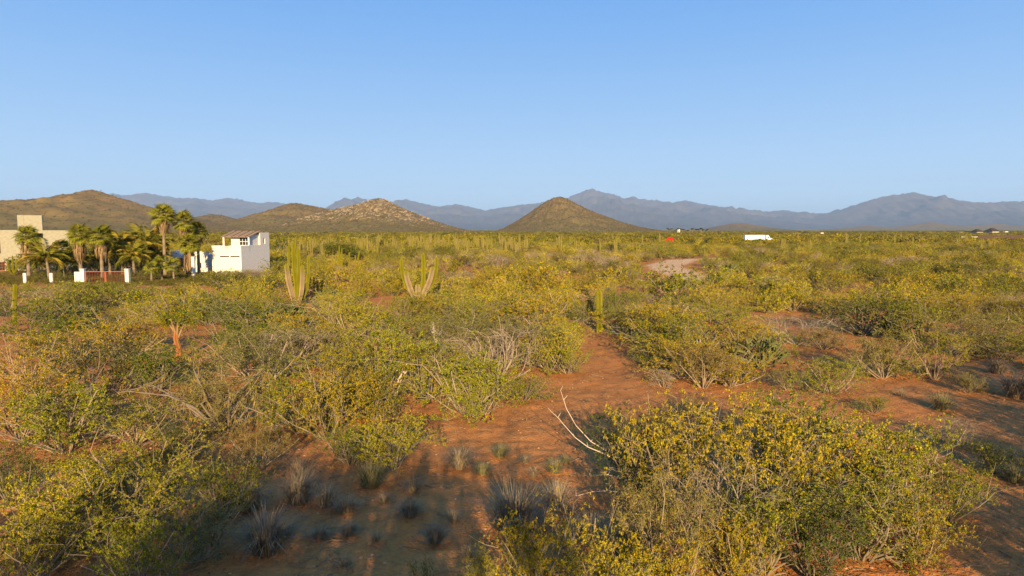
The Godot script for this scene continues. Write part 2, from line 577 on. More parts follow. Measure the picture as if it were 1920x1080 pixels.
# ------------------------------------------------------------------ hills
func ridge(called: String, dist: float, depth: float, line: Array, rough: float, seed_: int, paint: Callable, cols := 220, rows := 70, base := 437.0) -> Dictionary:
	# a range whose crest passes through the given picture points at the given distance, with slopes before and behind
	var nz := FastNoiseLite.new()
	nz.seed = seed_
	nz.fractal_octaves = 5
	nz.frequency = 1.0
	var x0 := place(line[0][0], 430, dist).x
	var x1 := place(line[-1][0], 430, dist).x
	var st := SurfaceTool.new()
	st.begin(Mesh.PRIMITIVE_TRIANGLES)
	var hs := []
	for j in rows + 1:
		var w := 2.0 * j / rows - 1.0
		w = signf(w) * pow(absf(w), 1.25)
		for i in cols + 1:
			var x := lerpf(x0, x1, float(i) / cols)
			var px: float = 960.0 + (line[0][0] - 960.0) * x / x0 if absf(x0) > 1.0 else 960.0
			var k := 0
			while k < line.size() - 2 and line[k + 1][0] < px:
				k += 1
			var u := clampf((px - line[k][0]) / (line[k + 1][0] - line[k][0]), 0, 1)
			var py := lerpf(line[k][1], line[k + 1][1], u)
			var top := place(px, py, dist).y
			var low := -0.02 * dist * 0.1
			var zz := w * depth
			var f := x / depth * 3.0
			var g := zz / depth * 3.0
			var bump := nz.get_noise_2d(f * 1.3, g * 1.3)
			var gully := absf(nz.get_noise_2d(f * 3.1 + 40.0, g * 0.9))
			var fall := pow(maxf(0.0, 1.0 - absf(w)), 1.15)
			var slopep := smoothstep(0.0, 0.3, absf(w))
			var h := lerpf(low, top, fall) + (top - low) * rough * slopep * fall * (bump * 0.9 - gully * 0.75 + 0.1)
			h += (top - low) * rough * 0.12 * nz.get_noise_2d(f * 14.0, g * 14.0)
			hs.append(Vector3(x, h, -dist - zz))
			st.set_color(paint.call(Vector3(x, h, -dist - zz), fall, gully, nz, f, g))
			st.add_vertex(Vector3(x, h, -dist - zz))
	var c := cols + 1
	for j in rows:
		for i in cols:
			var a := j * c + i
			for q in [a, a + 1, a + c + 1, a, a + c + 1, a + c]:
				st.add_index(q)
	st.generate_normals()
	struct(called, st.commit(), M.hill)
	return {"pts": hs, "cols": c, "rows": rows}

func paint_hill(p: Vector3, fall: float, gully: float, nz: FastNoiseLite, f: float, g: float) -> Color:
	var a := nz.get_noise_2d(f * 6.0, g * 6.0) * 0.5 + 0.5
	var b := nz.get_noise_2d(f * 40.0, g * 40.0) * 0.5 + 0.5
	var soil := Color(0.225, 0.13, 0.052)
	var green := Color(0.15, 0.118, 0.036)
	var c := green.lerp(soil, clampf(a * 1.2 + fall * 0.6 - 0.6, 0.0, 1.0))
	return c * lerpf(0.78, 1.2, b)

func paint_rocky(p: Vector3, fall: float, gully: float, nz: FastNoiseLite, f: float, g: float) -> Color:
	var c := paint_hill(p, fall, gully, nz, f, g)
	var r := nz.get_noise_2d(f * 30.0 + 9.0, g * 30.0) + fall * 0.7
	return c.lerp(Color(0.42, 0.30, 0.16), smoothstep(0.55, 0.85, r) * 0.8)

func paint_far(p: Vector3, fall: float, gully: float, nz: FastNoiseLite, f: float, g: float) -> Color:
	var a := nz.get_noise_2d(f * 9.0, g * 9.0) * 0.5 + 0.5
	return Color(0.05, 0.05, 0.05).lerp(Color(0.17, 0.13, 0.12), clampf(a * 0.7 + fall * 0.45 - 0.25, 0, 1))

# ------------------------------------------------------------------ the ground
func ground_color(x: float, z: float) -> Color:
	var d := sqrt(x * x + z * z)
	var a := n_col.get_noise_2d(x * 4.0, z * 4.0) * 0.5 + 0.5
	var b := n_col.get_noise_2d(x * 0.6 + 50.0, z * 0.6) * 0.5 + 0.5
	var c := Color(0.52, 0.20, 0.05).lerp(Color(0.64, 0.285, 0.09), a)
	c = c.lerp(Color(0.46, 0.19, 0.075), b * 0.5)
	c = c.lerp(Color(0.30, 0.135, 0.055), smoothstep(0.12, 0.5, n_col.get_noise_2d(x * 9.0 + 7.0, z * 9.0)) * 0.55)
	if d > 60.0 and d < 340.0 and absf(x) < 170.0 and z < 0.0:
		var r := road_near(x, z)
		c = c.lerp(Color(0.78, 0.50, 0.26) * (0.9 + a * 0.2), 1.0 - smoothstep(2.4, 3.6, r + (a - 0.5)))
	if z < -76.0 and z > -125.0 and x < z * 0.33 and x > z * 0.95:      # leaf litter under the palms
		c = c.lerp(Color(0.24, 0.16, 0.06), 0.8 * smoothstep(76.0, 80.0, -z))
	if d > 150.0:
		var k := n_col.get_noise_2d(x * 0.05, z * 0.05) * 0.5 + 0.5
		c = c.lerp(Color(0.24, 0.20, 0.03).lerp(Color(0.30, 0.23, 0.06), k), smoothstep(150.0, 900.0, d))
	return c

func build_ground() -> void:
	var radii := []
	var r := 0.6
	while r < 60.0:
		radii.append(r)
		r *= 1.0085 if r > 8.0 else 1.04
	while r < 32000.0:
		radii.append(r)
		r *= 1.035
	radii.append(32000.0)
	var angles := []
	var a := -52.0
	while a < 52.0:
		angles.append(deg_to_rad(a))
		a += 0.33
	while a < 308.0:
		angles.append(deg_to_rad(a))
		a += 4.0
	var na := angles.size()
	var sh := Shape.new()
	sh.v.resize(radii.size() * na)
	sh.c.resize(radii.size() * na)
	sh.n.resize(radii.size() * na)
	for i in radii.size():
		var rr: float = radii[i]
		for j in na:
			var x: float = sin(angles[j]) * rr
			var z: float = -cos(angles[j]) * rr
			var y := land(x, z)
			if rr < 70.0:
				var fade := 1.0 - smoothstep(40.0, 70.0, rr)
				y += (n_mid.get_noise_2d(x, z) * 0.09 + n_rip.get_noise_2d(x * 0.45, z) * 0.04) * fade
			sh.v[i * na + j] = Vector3(x, y, z)
			sh.c[i * na + j] = ground_color(x, z)
	for i in radii.size():
		for j in na:
			var u: Vector3 = sh.v[mini(i + 1, radii.size() - 1) * na + j] - sh.v[maxi(i - 1, 0) * na + j]
			var w: Vector3 = sh.v[i * na + (j + 1) % na] - sh.v[i * na + (j + na - 1) % na]
			var nn := w.cross(u).normalized()
			sh.n[i * na + j] = nn if nn.y > 0.0 else -nn
	for i in radii.size() - 1:
		for j in na:
			var k := (j + 1) % na
			var p := i * na + j
			var q := i * na + k
			sh.idx.append_array(PackedInt32Array([p, p + na, q + na, p, q + na, q]))
	for j in range(1, na - 1):
		sh.idx.append_array(PackedInt32Array([0, j, j + 1]))
	struct("ground", sh, M.ground)

# ------------------------------------------------------------------ walls with openings
func wall(sh: Shape, a: Vector3, along: Vector3, w: float, h: float, thick: float, holes: Array) -> void:
	# an upright wall from a, along a level direction, made of pieces round its openings [u0, v0, u1, v1]
	var us := [0.0, w]
	var vs := [0.0, h]
	for o in holes:
		us.append_array([o[0], o[2]])
		vs.append_array([o[1], o[3]])
	us.sort()
	vs.sort()
	var nrm := Vector3.UP.cross(along).normalized()      # points to the back
	for i in us.size() - 1:
		for j in vs.size() - 1:
			if us[i + 1] - us[i] < 0.001 or vs[j + 1] - vs[j] < 0.001:
				continue
			var mu: float = (us[i] + us[i + 1]) / 2
			var mv: float = (vs[j] + vs[j + 1]) / 2
			var hole := false
			for o in holes:
				hole = hole or (mu > o[0] and mu < o[2] and mv > o[1] and mv < o[3])
			if hole:
				continue
			slab(sh, a, along, nrm, us[i], us[i + 1], vs[j], vs[j + 1], thick)

func slab(sh: Shape, a: Vector3, along: Vector3, nrm: Vector3, u0: float, u1: float, v0: float, v1: float, thick: float) -> void:
	var p := []
	for q in [[u0, v0, 0.0], [u1, v0, 0.0], [u1, v1, 0.0], [u0, v1, 0.0], [u0, v0, thick], [u1, v0, thick], [u1, v1, thick], [u0, v1, thick]]:
		p.append(a + along * q[0] + Vector3.UP * q[1] + nrm * q[2])
	for f in [[0, 1, 2, 3], [5, 4, 7, 6], [4, 0, 3, 7], [1, 5, 6, 2], [3, 2, 6, 7], [4, 5, 1, 0]]:
		sh.quad(p[f[3]], p[f[2]], p[f[1]], p[f[0]], Color.WHITE)

func window(parent: Node3D, at: Vector3, along: Vector3, w: float, h: float, frame_m: Material, cols := 1, rows := 1, pane_m: Material = null) -> void:
	var nrm := Vector3.UP.cross(along).normalized()
	var sh := Shape.new()
	var t := 0.05
	for u in [[0.0, t], [w - t, w]]:
		slab(sh, at + nrm * 0.10, along, nrm, u[0], u[1], 0.0, h, 0.07)
	for v in [[0.0, t], [h - t, h]]:
		slab(sh, at + nrm * 0.10, along, nrm, t, w - t, v[0], v[1], 0.07)
	for i in range(1, cols):
		slab(sh, at + nrm * 0.11, along, nrm, w * i / cols - 0.025, w * i / cols + 0.025, t, h - t, 0.05)
	for i in range(1, rows):
		slab(sh, at + nrm * 0.113, along, nrm, t, w - t, h * i / rows - 0.025, h * i / rows + 0.025, 0.04)
	var f := part("window", sh, frame_m, parent)
	var g := Shape.new()
	slab(g, at + nrm * 0.135, along, nrm, 0.01, w - 0.01, 0.01, h - 0.01, 0.012)
	part("pane", g, pane_m if pane_m else M.glass, f)

# ==================================================================
func _ready() -> void:
	rng.seed = 7
	# ---- camera
	var cam := Camera3D.new()
	cam.name = "camera"
	cam.position = Vector3(0, EYE, 0)
	cam.rotation.x = -tilt
	cam.fov = rad_to_deg(2.0 * atan(540.0 / LENS))
	cam.near = 0.1
	cam.far = 60000.0
	add_child(cam)
	cam.current = true
	# ---- sky and air
	var env := Environment.new()
	var skym := ProceduralSkyMaterial.new()
	skym.sky_top_color = Color(0.18, 0.54, 0.87)
	skym.sky_horizon_color = Color(0.78, 0.90, 0.985)
	skym.sky_curve = 0.155
	skym.sun_angle_max = 80.0     # glow round the low unseen sun, widened to add warm light to shade
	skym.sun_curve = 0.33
	skym.ground_bottom_color = Color(0.35, 0.25, 0.16)
	skym.ground_horizon_color = Color(0.62, 0.72, 0.82)
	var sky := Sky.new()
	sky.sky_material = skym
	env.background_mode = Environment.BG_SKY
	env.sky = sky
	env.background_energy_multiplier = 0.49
	env.tonemap_mode = Environment.TONE_MAPPER_LINEAR
	env.tonemap_exposure = 2.35
	env.sdfgi_enabled = true
	env.ssao_enabled = true
	env.ssil_enabled = true
	env.fog_enabled = true
	env.fog_density = 0.00005
	env.fog_light_color = Color(0.70, 0.84, 1.0)
	var we := WorldEnvironment.new()
	we.name = "world_environment"
	we.environment = env
	add_child(we)
	# ---- sun: behind the camera, low
	var sun := DirectionalLight3D.new()
	sun.name = "sun"
	sun.light_energy = 1.6
	sun.light_color = Color(1.0, 0.88, 0.68)
	sun.light_angular_distance = 0.5
	sun.shadow_enabled = true
	sun.rotation = Vector3(deg_to_rad(-15.5), deg_to_rad(5.0), 0)
	add_child(sun)

	n_low.seed = 3; n_low.frequency = 0.02; n_low.fractal_octaves = 2
	n_mid.seed = 5; n_mid.frequency = 0.25; n_mid.fractal_octaves = 3
	n_rip.seed = 9; n_rip.frequency = 2.6; n_rip.fractal_octaves = 2
	n_col.seed = 11; n_col.frequency = 0.2; n_col.fractal_octaves = 4
	n_patch.seed = 21; n_patch.frequency = 0.03; n_patch.fractal_octaves = 3
	make_materials()
	for p in [[1345, 528], [1312, 521], [1268, 511], [1243, 500], [1258, 493], [1280, 488], [1330, 486], [1400, 484]]:
		var q := place(p[0], p[1], EYE / slope(p[1]))
		road.append(Vector2(q.x, q.z))
	for c in [[1180, 680, 4.0, 9.0], [1150, 640, 3.0, 4.0], [845, 512, 5.0, 14.0], [1410, 528, 3.0, 6.0], [1240, 502, 4.5, 11.0], [1265, 489, 4.0, 12.0], [1124, 600, 1.6, 3.0], [785, 580, 1.7, 7.0], [556, 578, 1.6, 7.0]]:
		clearings.append([place(c[0], c[1], EYE / slope(c[1])), c[2], c[3]])
	build_ground()
	build_hills()
	build_vegetation()
	build_houses()
	build_palms()
	build_far_things()
	build_cacti()
	build_ground_litter()

# ------------------------------------------------------------------ hills and ranges
func build_hills() -> void:
	var far := paint_far
	var near := paint_hill
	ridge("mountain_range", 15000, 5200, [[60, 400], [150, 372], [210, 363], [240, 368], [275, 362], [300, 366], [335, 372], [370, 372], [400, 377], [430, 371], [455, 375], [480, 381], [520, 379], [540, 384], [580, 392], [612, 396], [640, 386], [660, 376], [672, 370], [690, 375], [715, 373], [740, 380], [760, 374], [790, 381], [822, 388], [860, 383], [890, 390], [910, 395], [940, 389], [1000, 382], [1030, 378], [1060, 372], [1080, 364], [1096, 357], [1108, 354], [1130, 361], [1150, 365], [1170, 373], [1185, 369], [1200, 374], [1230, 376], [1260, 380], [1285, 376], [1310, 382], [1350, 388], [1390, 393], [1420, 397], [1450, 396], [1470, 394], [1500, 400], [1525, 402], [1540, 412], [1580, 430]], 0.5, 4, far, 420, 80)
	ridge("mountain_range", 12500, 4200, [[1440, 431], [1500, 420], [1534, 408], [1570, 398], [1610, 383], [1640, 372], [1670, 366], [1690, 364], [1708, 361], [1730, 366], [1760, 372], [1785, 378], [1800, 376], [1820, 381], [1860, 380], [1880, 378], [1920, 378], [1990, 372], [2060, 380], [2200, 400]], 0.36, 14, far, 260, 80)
	var sets := []
	sets.append(ridge("hill", 1500, 520, [[-700, 430], [-500, 415], [-300, 395], [-120, 382], [0, 376], [60, 374], [110, 371], [150, 361], [165, 357], [175, 356], [190, 359], [215, 368], [240, 375], [280, 388], [330, 402], [380, 416], [430, 427], [490, 436]], 0.34, 31, near, 260, 90))
	sets.append(ridge("hill", 2300, 420, [[330, 425], [370, 407], [395, 402], [415, 403], [440, 410], [470, 417], [520, 425], [560, 436]], 0.3, 32, near, 90, 50))
	sets.append(ridge("hill", 2000, 520, [[430, 432], [460, 417], [490, 402], [520, 389], [545, 381], [560, 381], [585, 386], [615, 392], [650, 397], [700, 408], [740, 422], [780, 434]], 0.3, 33, near, 150, 70))
	sets.append(ridge("hill", 1700, 460, [[500, 435], [550, 420], [590, 403], [625, 394], [650, 388], [680, 381], [700, 374], [712, 372], [722, 374], [740, 383], [770, 397], [800, 409], [840, 423], [880, 433]], 0.32, 34, paint_rocky, 170, 80))
	sets.append(ridge("hill", 1900, 420, [[920, 436], [945, 428], [970, 414], [990, 401], [1010, 387], [1025, 377], [1037, 371], [1047, 369], [1058, 371], [1075, 379], [1100, 392], [1130, 404], [1160, 415], [1195, 425], [1240, 434]], 0.3, 35, near, 150, 80))
	ridge("hill", 4200, 700, [[1325, 433], [1345, 425], [1365, 420], [1385, 418], [1405, 420], [1430, 425], [1470, 432]], 0.3, 36, near, 70, 40)
	ridge("hill", 6000, 900, [[1540, 434], [1590, 427], [1625, 423], [1660, 426], [1700, 424], [1745, 416], [1775, 421], [1800, 425], [1840, 422], [1870, 419], [1900, 425], [1980, 424], [2060, 434]], 0.3, 37, near, 140, 40)
	# scrub on the near hillsides
	var meshes := [clump(901).mesh(), clump(902).mesh()]
	for k in 2:
		var xf := []
		var cols := []
		for s in sets:
			rng.seed = 50 + k + sets.find(s) * 7
			for i in 4200:
				var j := rng.randi_range(1, s.rows / 2 + 2)
				var q := rng.randi_range(1, s.cols - 3)
				var a: Vector3 = s.pts[j * s.cols + q]
				var b: Vector3 = s.pts[j * s.cols + q + 1]
				var c: Vector3 = s.pts[(j - 1) * s.cols + q]
				var p := a + (b - a) * rng.randf() + (c - a) * rng.randf()
				if p.y < 1.0:
					continue
				var sc := rng.randf_range(0.5, 1.15)
				xf.append(Transform3D(Basis(Vector3.UP, rng.randf() * TAU).scaled(Vector3(sc, sc * 0.8, sc)), p - Vector3(0, 0.4, 0)))
				cols.append(Color(0.175, 0.13, 0.038).lerp(Color(0.12, 0.10, 0.03), rng.randf()))
		scatter("hillside_scrub", meshes[k], M.scrub, xf, cols)
	# pale boulders on the rocky hill
	rng.seed = 66
	var bs := Shape.new()
	for i in 8:
		var an := TAU * i / 8
		var an2 := TAU * (i + 1) / 8
		var p0 := Vector3(cos(an), 0, sin(an))
		var p1 := Vector3(cos(an2), 0, sin(an2))
		var k0 := 0.62 + 0.2 * sin(i * 2.3)
		var k1 := 0.62 + 0.2 * sin(((i + 1) % 8) * 2.3)
		bs.quad(p0, p1, p1 * k1 + Vector3(0, 0.8, 0), p0 * k0 + Vector3(0, 0.8, 0), Color.WHITE)
		bs.tri(p0 * k0 + Vector3(0, 0.8, 0), p1 * k1 + Vector3(0, 0.8, 0), Vector3(0.1, 1.05, 0), Color.WHITE)
	var bx := []
	var bc := []
	var rock: Dictionary = sets[3]
	while bx.size() < 800:
		var j := rng.randi_range(4, 40)
		var q := rng.randi_range(40, 135)
		var p: Vector3 = rock.pts[j * rock.cols + q]
		var band := n_col.get_noise_2d(p.x * 0.12, p.z * 0.12 + p.y * 0.3)
		if p.y < 26.0 or band < 0.02:
			continue
		p += Vector3(rng.randf_range(-5, 5), 0, rng.randf_range(-5, 5))
		var sc := rng.randf_range(0.6, 1.8)
		bx.append(Transform3D(Basis(Vector3.UP, rng.randf() * TAU).scaled(Vector3(sc * 1.5, sc, sc)), p))
		bc.append(Color(0.30, 0.225, 0.13) * rng.randf_range(0.75, 1.2))
	scatter("hillside_boulders", bs.mesh(), M.scrub, bx, bc)

# ------------------------------------------------------------------ vegetation
const SAYS := {
	"yellow": "bright yellow-green leafy shrub", "orange": "golden yellow leafy shrub", "green": "olive green leafy shrub",
	"dark": "dense dark green shrub", "feather": "wispy tan-green fine-leaved shrub", "dry": "bare grey-brown twiggy shrub",
}
var marks := []       # [what to say, where it shows]
var wording := []     # shrubs and tufts that wait for their labels: [node, saying]
var fine := {}
var mids := {}
var first_near := []

func shrub(kind: String, at: Vector3, w: float, h: float, near: bool) -> Node3D:
	var set_: Array = fine[kind] if near else mids[kind]
	var pick: int = rng.randi() % set_.size()
	var e: Dictionary = set_[pick]
	var o: Node3D
	if e.node == null:
		o = Node3D.new() if near else MeshInstance3D.new()
		o.name = numbered("shrub")
		add_child(o, true)
		if near:
			part("stems", e.stems, M.stem, o)
			part("foliage", e.leaves, M.leaf, o)
		else:
			o.mesh = e.mesh
			o.material_override = M.leaf
		e.node = o
	else:
		o = e.node.duplicate()
		o.name = numbered("shrub")
		add_child(o, true)
	if near:
		o.get_child(1).material_override = M.tints[rng.randi() % 3]
	o.position = at - Vector3(0, 0.03, 0)
	o.rotation = Vector3(0, rng.randf() * TAU, 0)
	o.scale = Vector3(w / e.w, h / e.h, w / e.w)
	o.set_meta("category", "shrub")
	o.set_meta("group", "shrubs of the thorn scrub")
	wording.append([o, SAYS[kind]])
	return o

func extent(a: Shape, b: Shape) -> Vector2:       # mean width and height of a crown
	var w := 0.0
	var h := 0.0
	var v := b.v if b.v.size() > 2000 else a.v
	var rs := []
	var hs := []
	for i in range(0, v.size(), 7):
		rs.append(Vector2(v[i].x, v[i].z).length())
		hs.append(v[i].y)
	rs.sort()
	hs.sort()
	w = 2.0 * rs[int(rs.size() * 0.93)]
	h = hs[int(hs.size() * 0.985)]
	return Vector2(w, h)

func build_vegetation() -> void:
	var how := {"yellow": 5, "orange": 3, "green": 5, "dark": 3, "feather": 3, "dry": 3}
	var sd := 100
	for kind in how:
		fine[kind] = []
		mids[kind] = []
		for i in how[kind]:
			sd += 1
			var a := shrub_shapes(kind, true, sd)
			var ex := extent(a[0], a[1])
			fine[kind].append({"stems": a[0].mesh(), "leaves": a[1].mesh(), "w": ex.x, "h": ex.y, "node": null})
			var b := shrub_shapes(kind, false, sd + 500)
			ex = extent(b[0], b[1])
			mids[kind].append({"mesh": joined(b[0], b[1]).mesh(), "w": ex.x, "h": ex.y, "node": null})
	rng.seed = 2024
	# the near shrubs one by one: [centre column, top row, bottom row, width] in the picture, kind
	var near := [
		[1255, 742, 985, 250, "orange"], [1195, 790, 950, 220, "dark"], [1420, 765, 1030, 340, "yellow"], [1330, 870, 1085, 240, "dry"], [1440, 890, 1115, 270, "green"], [1530, 940, 1120, 210, "dark"], [1390, 960, 1130, 180, "yellow"], [1560, 765, 1010, 360, "yellow"],
		[1470, 735, 920, 300, "green"], [1690, 800, 1000, 240, "yellow"], [1775, 870, 1010, 190, "green"], [1730, 930, 1085, 190, "yellow"], [1620, 880, 1090, 260, "green"], [1240, 890, 1110, 230, "feather"],
		[1010, 965, 1180, 230, "yellow"], [1120, 985, 1200, 240, "orange"], [1250, 1010, 1210, 230, "yellow"], [1170, 1030, 1230, 240, "yellow"], [790, 1045, 1120, 50, "green"], [900, 1035, 1140, 90, "yellow"],
		[250, 835, 1030, 320, "orange"], [420, 860, 990, 140, "green"], [110, 900, 1090, 260, "yellow"], [40, 960, 1140, 220, "yellow"], [370, 965, 1090, 250, "feather"],
		[250, 970, 1150, 220, "yellow"], [30, 690, 850, 230, "orange"], [120, 730, 880, 250, "yellow"], [250, 750, 860, 210, "orange"], [50, 620, 740, 230, "orange"],
		[170, 640, 770, 230, "dark"], [290, 650, 750, 210, "green"], [20, 830, 980, 200, "dark"], [150, 590, 690, 250, "green"], [232, 590, 690, 170, "yellow"],
		[440, 600, 700, 170, "green"], [480, 620, 750, 220, "feather"], [395, 690, 830, 220, "feather"], [560, 690, 830, 190, "green"], [520, 620, 720, 210, "dry"],
		[610, 700, 840, 170, "yellow"], [630, 640, 790, 170, "green"], [710, 608, 760, 220, "yellow"], [660, 690, 800, 170, "yellow"], [735, 785, 900, 180, "yellow"],
		[655, 795, 890, 140, "green"], [870, 650, 795, 230, "yellow"], [800, 640, 760, 150, "green"], [930, 605, 735, 210, "dry"], [960, 590, 700, 200, "feather"],
		[1030, 600, 700, 160, "yellow"], [850, 590, 690, 190, "feather"], [755, 584, 655, 190, "green"], [590, 600, 700, 170, "green"],
		[1290, 625, 720, 190, "yellow"], [1270, 590, 690, 200, "green"], [1370, 655, 735, 200, "yellow"], [1320, 645, 735, 140, "feather"], [1215, 560, 640, 130, "green"],
		[1240, 565, 660, 180, "yellow"], [1320, 570, 660, 190, "yellow"], [1400, 595, 680, 140, "yellow"], [1560, 668, 750, 170, "yellow"], [1660, 622, 720, 160, "feather"],
		[1755, 612, 720, 130, "orange"], [1500, 590, 660, 170, "dry"], [1620, 560, 640, 190, "dark"], [1720, 560, 650, 170, "green"], [1830, 595, 680, 180, "feather"],
		[1890, 625, 690, 140, "green"], [1905, 580, 650, 150, "green"], [1785, 785, 850, 90, "dry"], [1870, 830, 900, 110, "green"], [340, 790, 880, 150, "dark"],
		[480, 800, 900, 160, "feather"], [190, 850, 960, 190, "yellow"], [700, 690, 800, 160, "green"], [900, 690, 790, 150, "yellow"], [460, 560, 640, 200, "green"],
		[340, 548, 622, 180, "yellow"], [560, 582, 655, 180, "yellow"], [660, 560, 650, 180, "yellow"], [900, 550, 640, 190, "green"], [1000, 545, 640, 190, "yellow"], [1172, 572, 634, 100, "green"], [1066, 590, 660, 80, "yellow"], [1148, 548, 606, 90, "green"], [1225, 640, 690, 90, "yellow"], [1065, 640, 705, 110, "yellow"], [60, 555, 640, 200, "green"], [1455, 618, 672, 100, "yellow"], [1478, 690, 735, 70, "feather"], [1300, 745, 790, 80, "feather"], [1640, 740, 780, 60, "green"], [1815, 700, 742, 70, "feather"], [1130, 790, 822, 34, "dry"], [1245, 690, 728, 60, "dry"], [1545, 618, 664, 90, "feather"], [1680, 668, 712, 70, "yellow"], [980, 700, 760, 110, "green"],
	]
	for e in near:
		var front: float = EYE / slope(e[2])
		var w: float = e[3] * front / LENS
		var d := front + w * 0.34
		var top := place(e[0], e[1], d)
		var h := clampf(top.y, 0.5, 3.6)
		var at := Vector3(top.x, land(top.x, -d), -d)
		first_near.append(shrub(e[4], at, w, h, true))
	# shrubs just outside the frame, whose long shadows lie across the foreground
	for e in [[-3.0, -3.6, 3.2, 2.6, "green"], [-6.5, -3.4, 3.6, 2.7, "feather"], [-1.4, 0.8, 3.4, 5.0, "green"], [-2.8, 3.0, 4.6, 6.2, "feather"], [-6.4, 3.2, 4.6, 6.0, "green"], [-0.8, 4.6, 3.0, 6.4, "green"], [-4.6, 1.6, 3.6, 5.2, "yellow"],
			[-2.0, 2.5, 2.6, 6.9, "yellow"], [0.1, 3.4, 2.0, 7.2, "green"], [1.9, 4.6, 2.2, 7.2, "yellow"], [-4.2, 4.0, 2.8, 7.0, "green"], [-4.6, -4.4, 3.6, 2.5, "green"], [-8.8, -4.0, 4.0, 2.8, "green"], [16.5, -12.5, 3.4, 2.7, "green"], [19.0, -15.0, 3.6, 2.8, "yellow"], [14.0, -8.5, 3.0, 2.4, "green"], [21.5, -18.5, 3.4, 2.5, "dark"], [18.0, -13.5, 3.4, 2.8, "dark"], [22.5, -14.0, 3.4, 3.0, "dark"], [14.6, -11.0, 3.6, 3.1, "dark"], [17.6, -16.0, 3.8, 3.4, "dark"], [21.0, -20.0, 4.0, 3.5, "dark"], [24.0, -23.0, 4.0, 3.5, "green"], [28.0, -27.0, 4.2, 3.4, "dark"], [15.5, -8.0, 3.4, 3.6, "dark"], [10.6, -4.6, 2.6, 2.6, "dark"], [12.6, -7.0, 3.0, 3.2, "green"], [13.0, -3.6, 3.6, 3.8, "dark"], [11.0, -0.5, 3.4, 4.4, "dark"], [20.0, -11.0, 3.8, 3.6, "dark"], [-11.0, -6.0, 3.6, 2.7, "yellow"], [-14.0, -10.0, 3.6, 2.7, "green"]]:
		shrub(e[4], Vector3(e[0], 0.0, e[1]), e[2], e[3], true)
	# the scrub of the plain: the first of it as single shrubs, the rest as one mass per mesh
	var mass := {}
	var singles := wording.size()
	var z := 46.0
	while z < 2400.0:
		var cell := 2.25 if z < 160.0 else 2.25 * pow(z / 160.0, 0.62)
		var half := z * 0.86 + 8.0
		var x := -half
		while x < half:
			var p := Vector3(x + rng.randf_range(-0.5, 0.5) * cell, 0, -z - rng.randf_range(-0.5, 0.5) * cell)
			x += cell
			var dens := n_patch.get_noise_2d(p.x * 2.2, p.z * 2.2)
			if dens < (-0.18 if z < 130.0 else -0.2) + rng.randf_range(-0.1, 0.1) or rng.randf() < 0.12:
				continue
			if z < 330.0 and (cleared(p.x, p.z) or in_compound(p)):
				continue
			p.y = land(p.x, p.z)
			var kind := pick_kind(p)
			var h := rng.randf_range(0.9, 2.2) * (1.0 + 0.3 * dens)
			if rng.randf() < 0.04:
				h *= 1.5
			var w := h * rng.randf_range(1.25, 1.9)
			if kind == "dry" or kind == "feather":
				h *= 0.85
			var px := seen_at(p).x
			if px < 400.0 and z < 80.0:        # the scrub before the gate stays low
				h = minf(h, EYE - (99.0 + rng.randf() * 12.0) * z / LENS)
				if h < 0.3:
					continue
				w = clampf(w, h * 1.5, h * 2.4)
			if px > 1190.0 and px < 1345.0 and z > 60.0 and z < 104.0:      # low growth along the road
				h = minf(h, EYE - (90.0 + rng.randf() * 8.0) * z / LENS)
				if h < 0.25:
					continue
				w = minf(w, h * 2.4)
			if px >= 385.0 and px < 540.0 and z > 76.0 and z < 100.0:
				h = minf(h, 1.25 if z < 95.0 else 0.8)
			if singles < 284 and absf(p.x) < z * 0.78:
				singles += 1
				shrub(kind, p, w, h, z < 50.0)
				continue
			var lod := "m" if z < 260.0 else "c"
			var key: String = lod + (kind if lod == "m" else "") + str(rng.randi() % (mids[kind].size() if lod == "m" else 4))
			if not mass.has(key):
				mass[key] = [[], []]
			var b := Basis(Vector3.UP, rng.randf() * TAU)
			if lod == "m":
				var e: Dictionary = mids[kind][int(key.right(1))]
				b = b.scaled(Vector3(w / e.w, h / e.h, w / e.w))
				mass[key][1].append(Color(1, 1, 1) * rng.randf_range(0.55, 1.3))
			else:
				var grow_by := maxf(1.0, cell / 3.0)
				b = b.scaled(Vector3(w / 3.2 * grow_by, h / 2.0, w / 3.2 * grow_by))
				var base := Color(0, 0, 0)
				for q in LEAVES[kind]:
					base += q[1] * q[0]
				base = base * 0.8 + Color(0.13, 0.105, 0.03) * 0.2
				mass[key][1].append(base * rng.randf_range(0.75, 1.25))
			mass[key][0].append(Transform3D(b, p))
		z += cell
	var clumps := [clump(911).mesh(), clump(912).mesh(), clump(913).mesh(), clump(914).mesh()]
	for key in mass:
		var i := int(key.right(1))
		if key[0] == "c":
			scatter("distant_scrub", clumps[i], M.scrub, mass[key][0], mass[key][1])
		else:
			scatter("scrub", mids[key.substr(1, key.length() - 2)][i].mesh, M.leaf, mass[key][0], mass[key][1])

func in_compound(p: Vector3) -> bool:
	var px := seen_at(p).x
	return p.x > -100.0 and (-p.z > 79.0 and -p.z < 118.0 and px < 388.0 or -p.z > 97.5 and -p.z < 114.0 and px < 508.0)

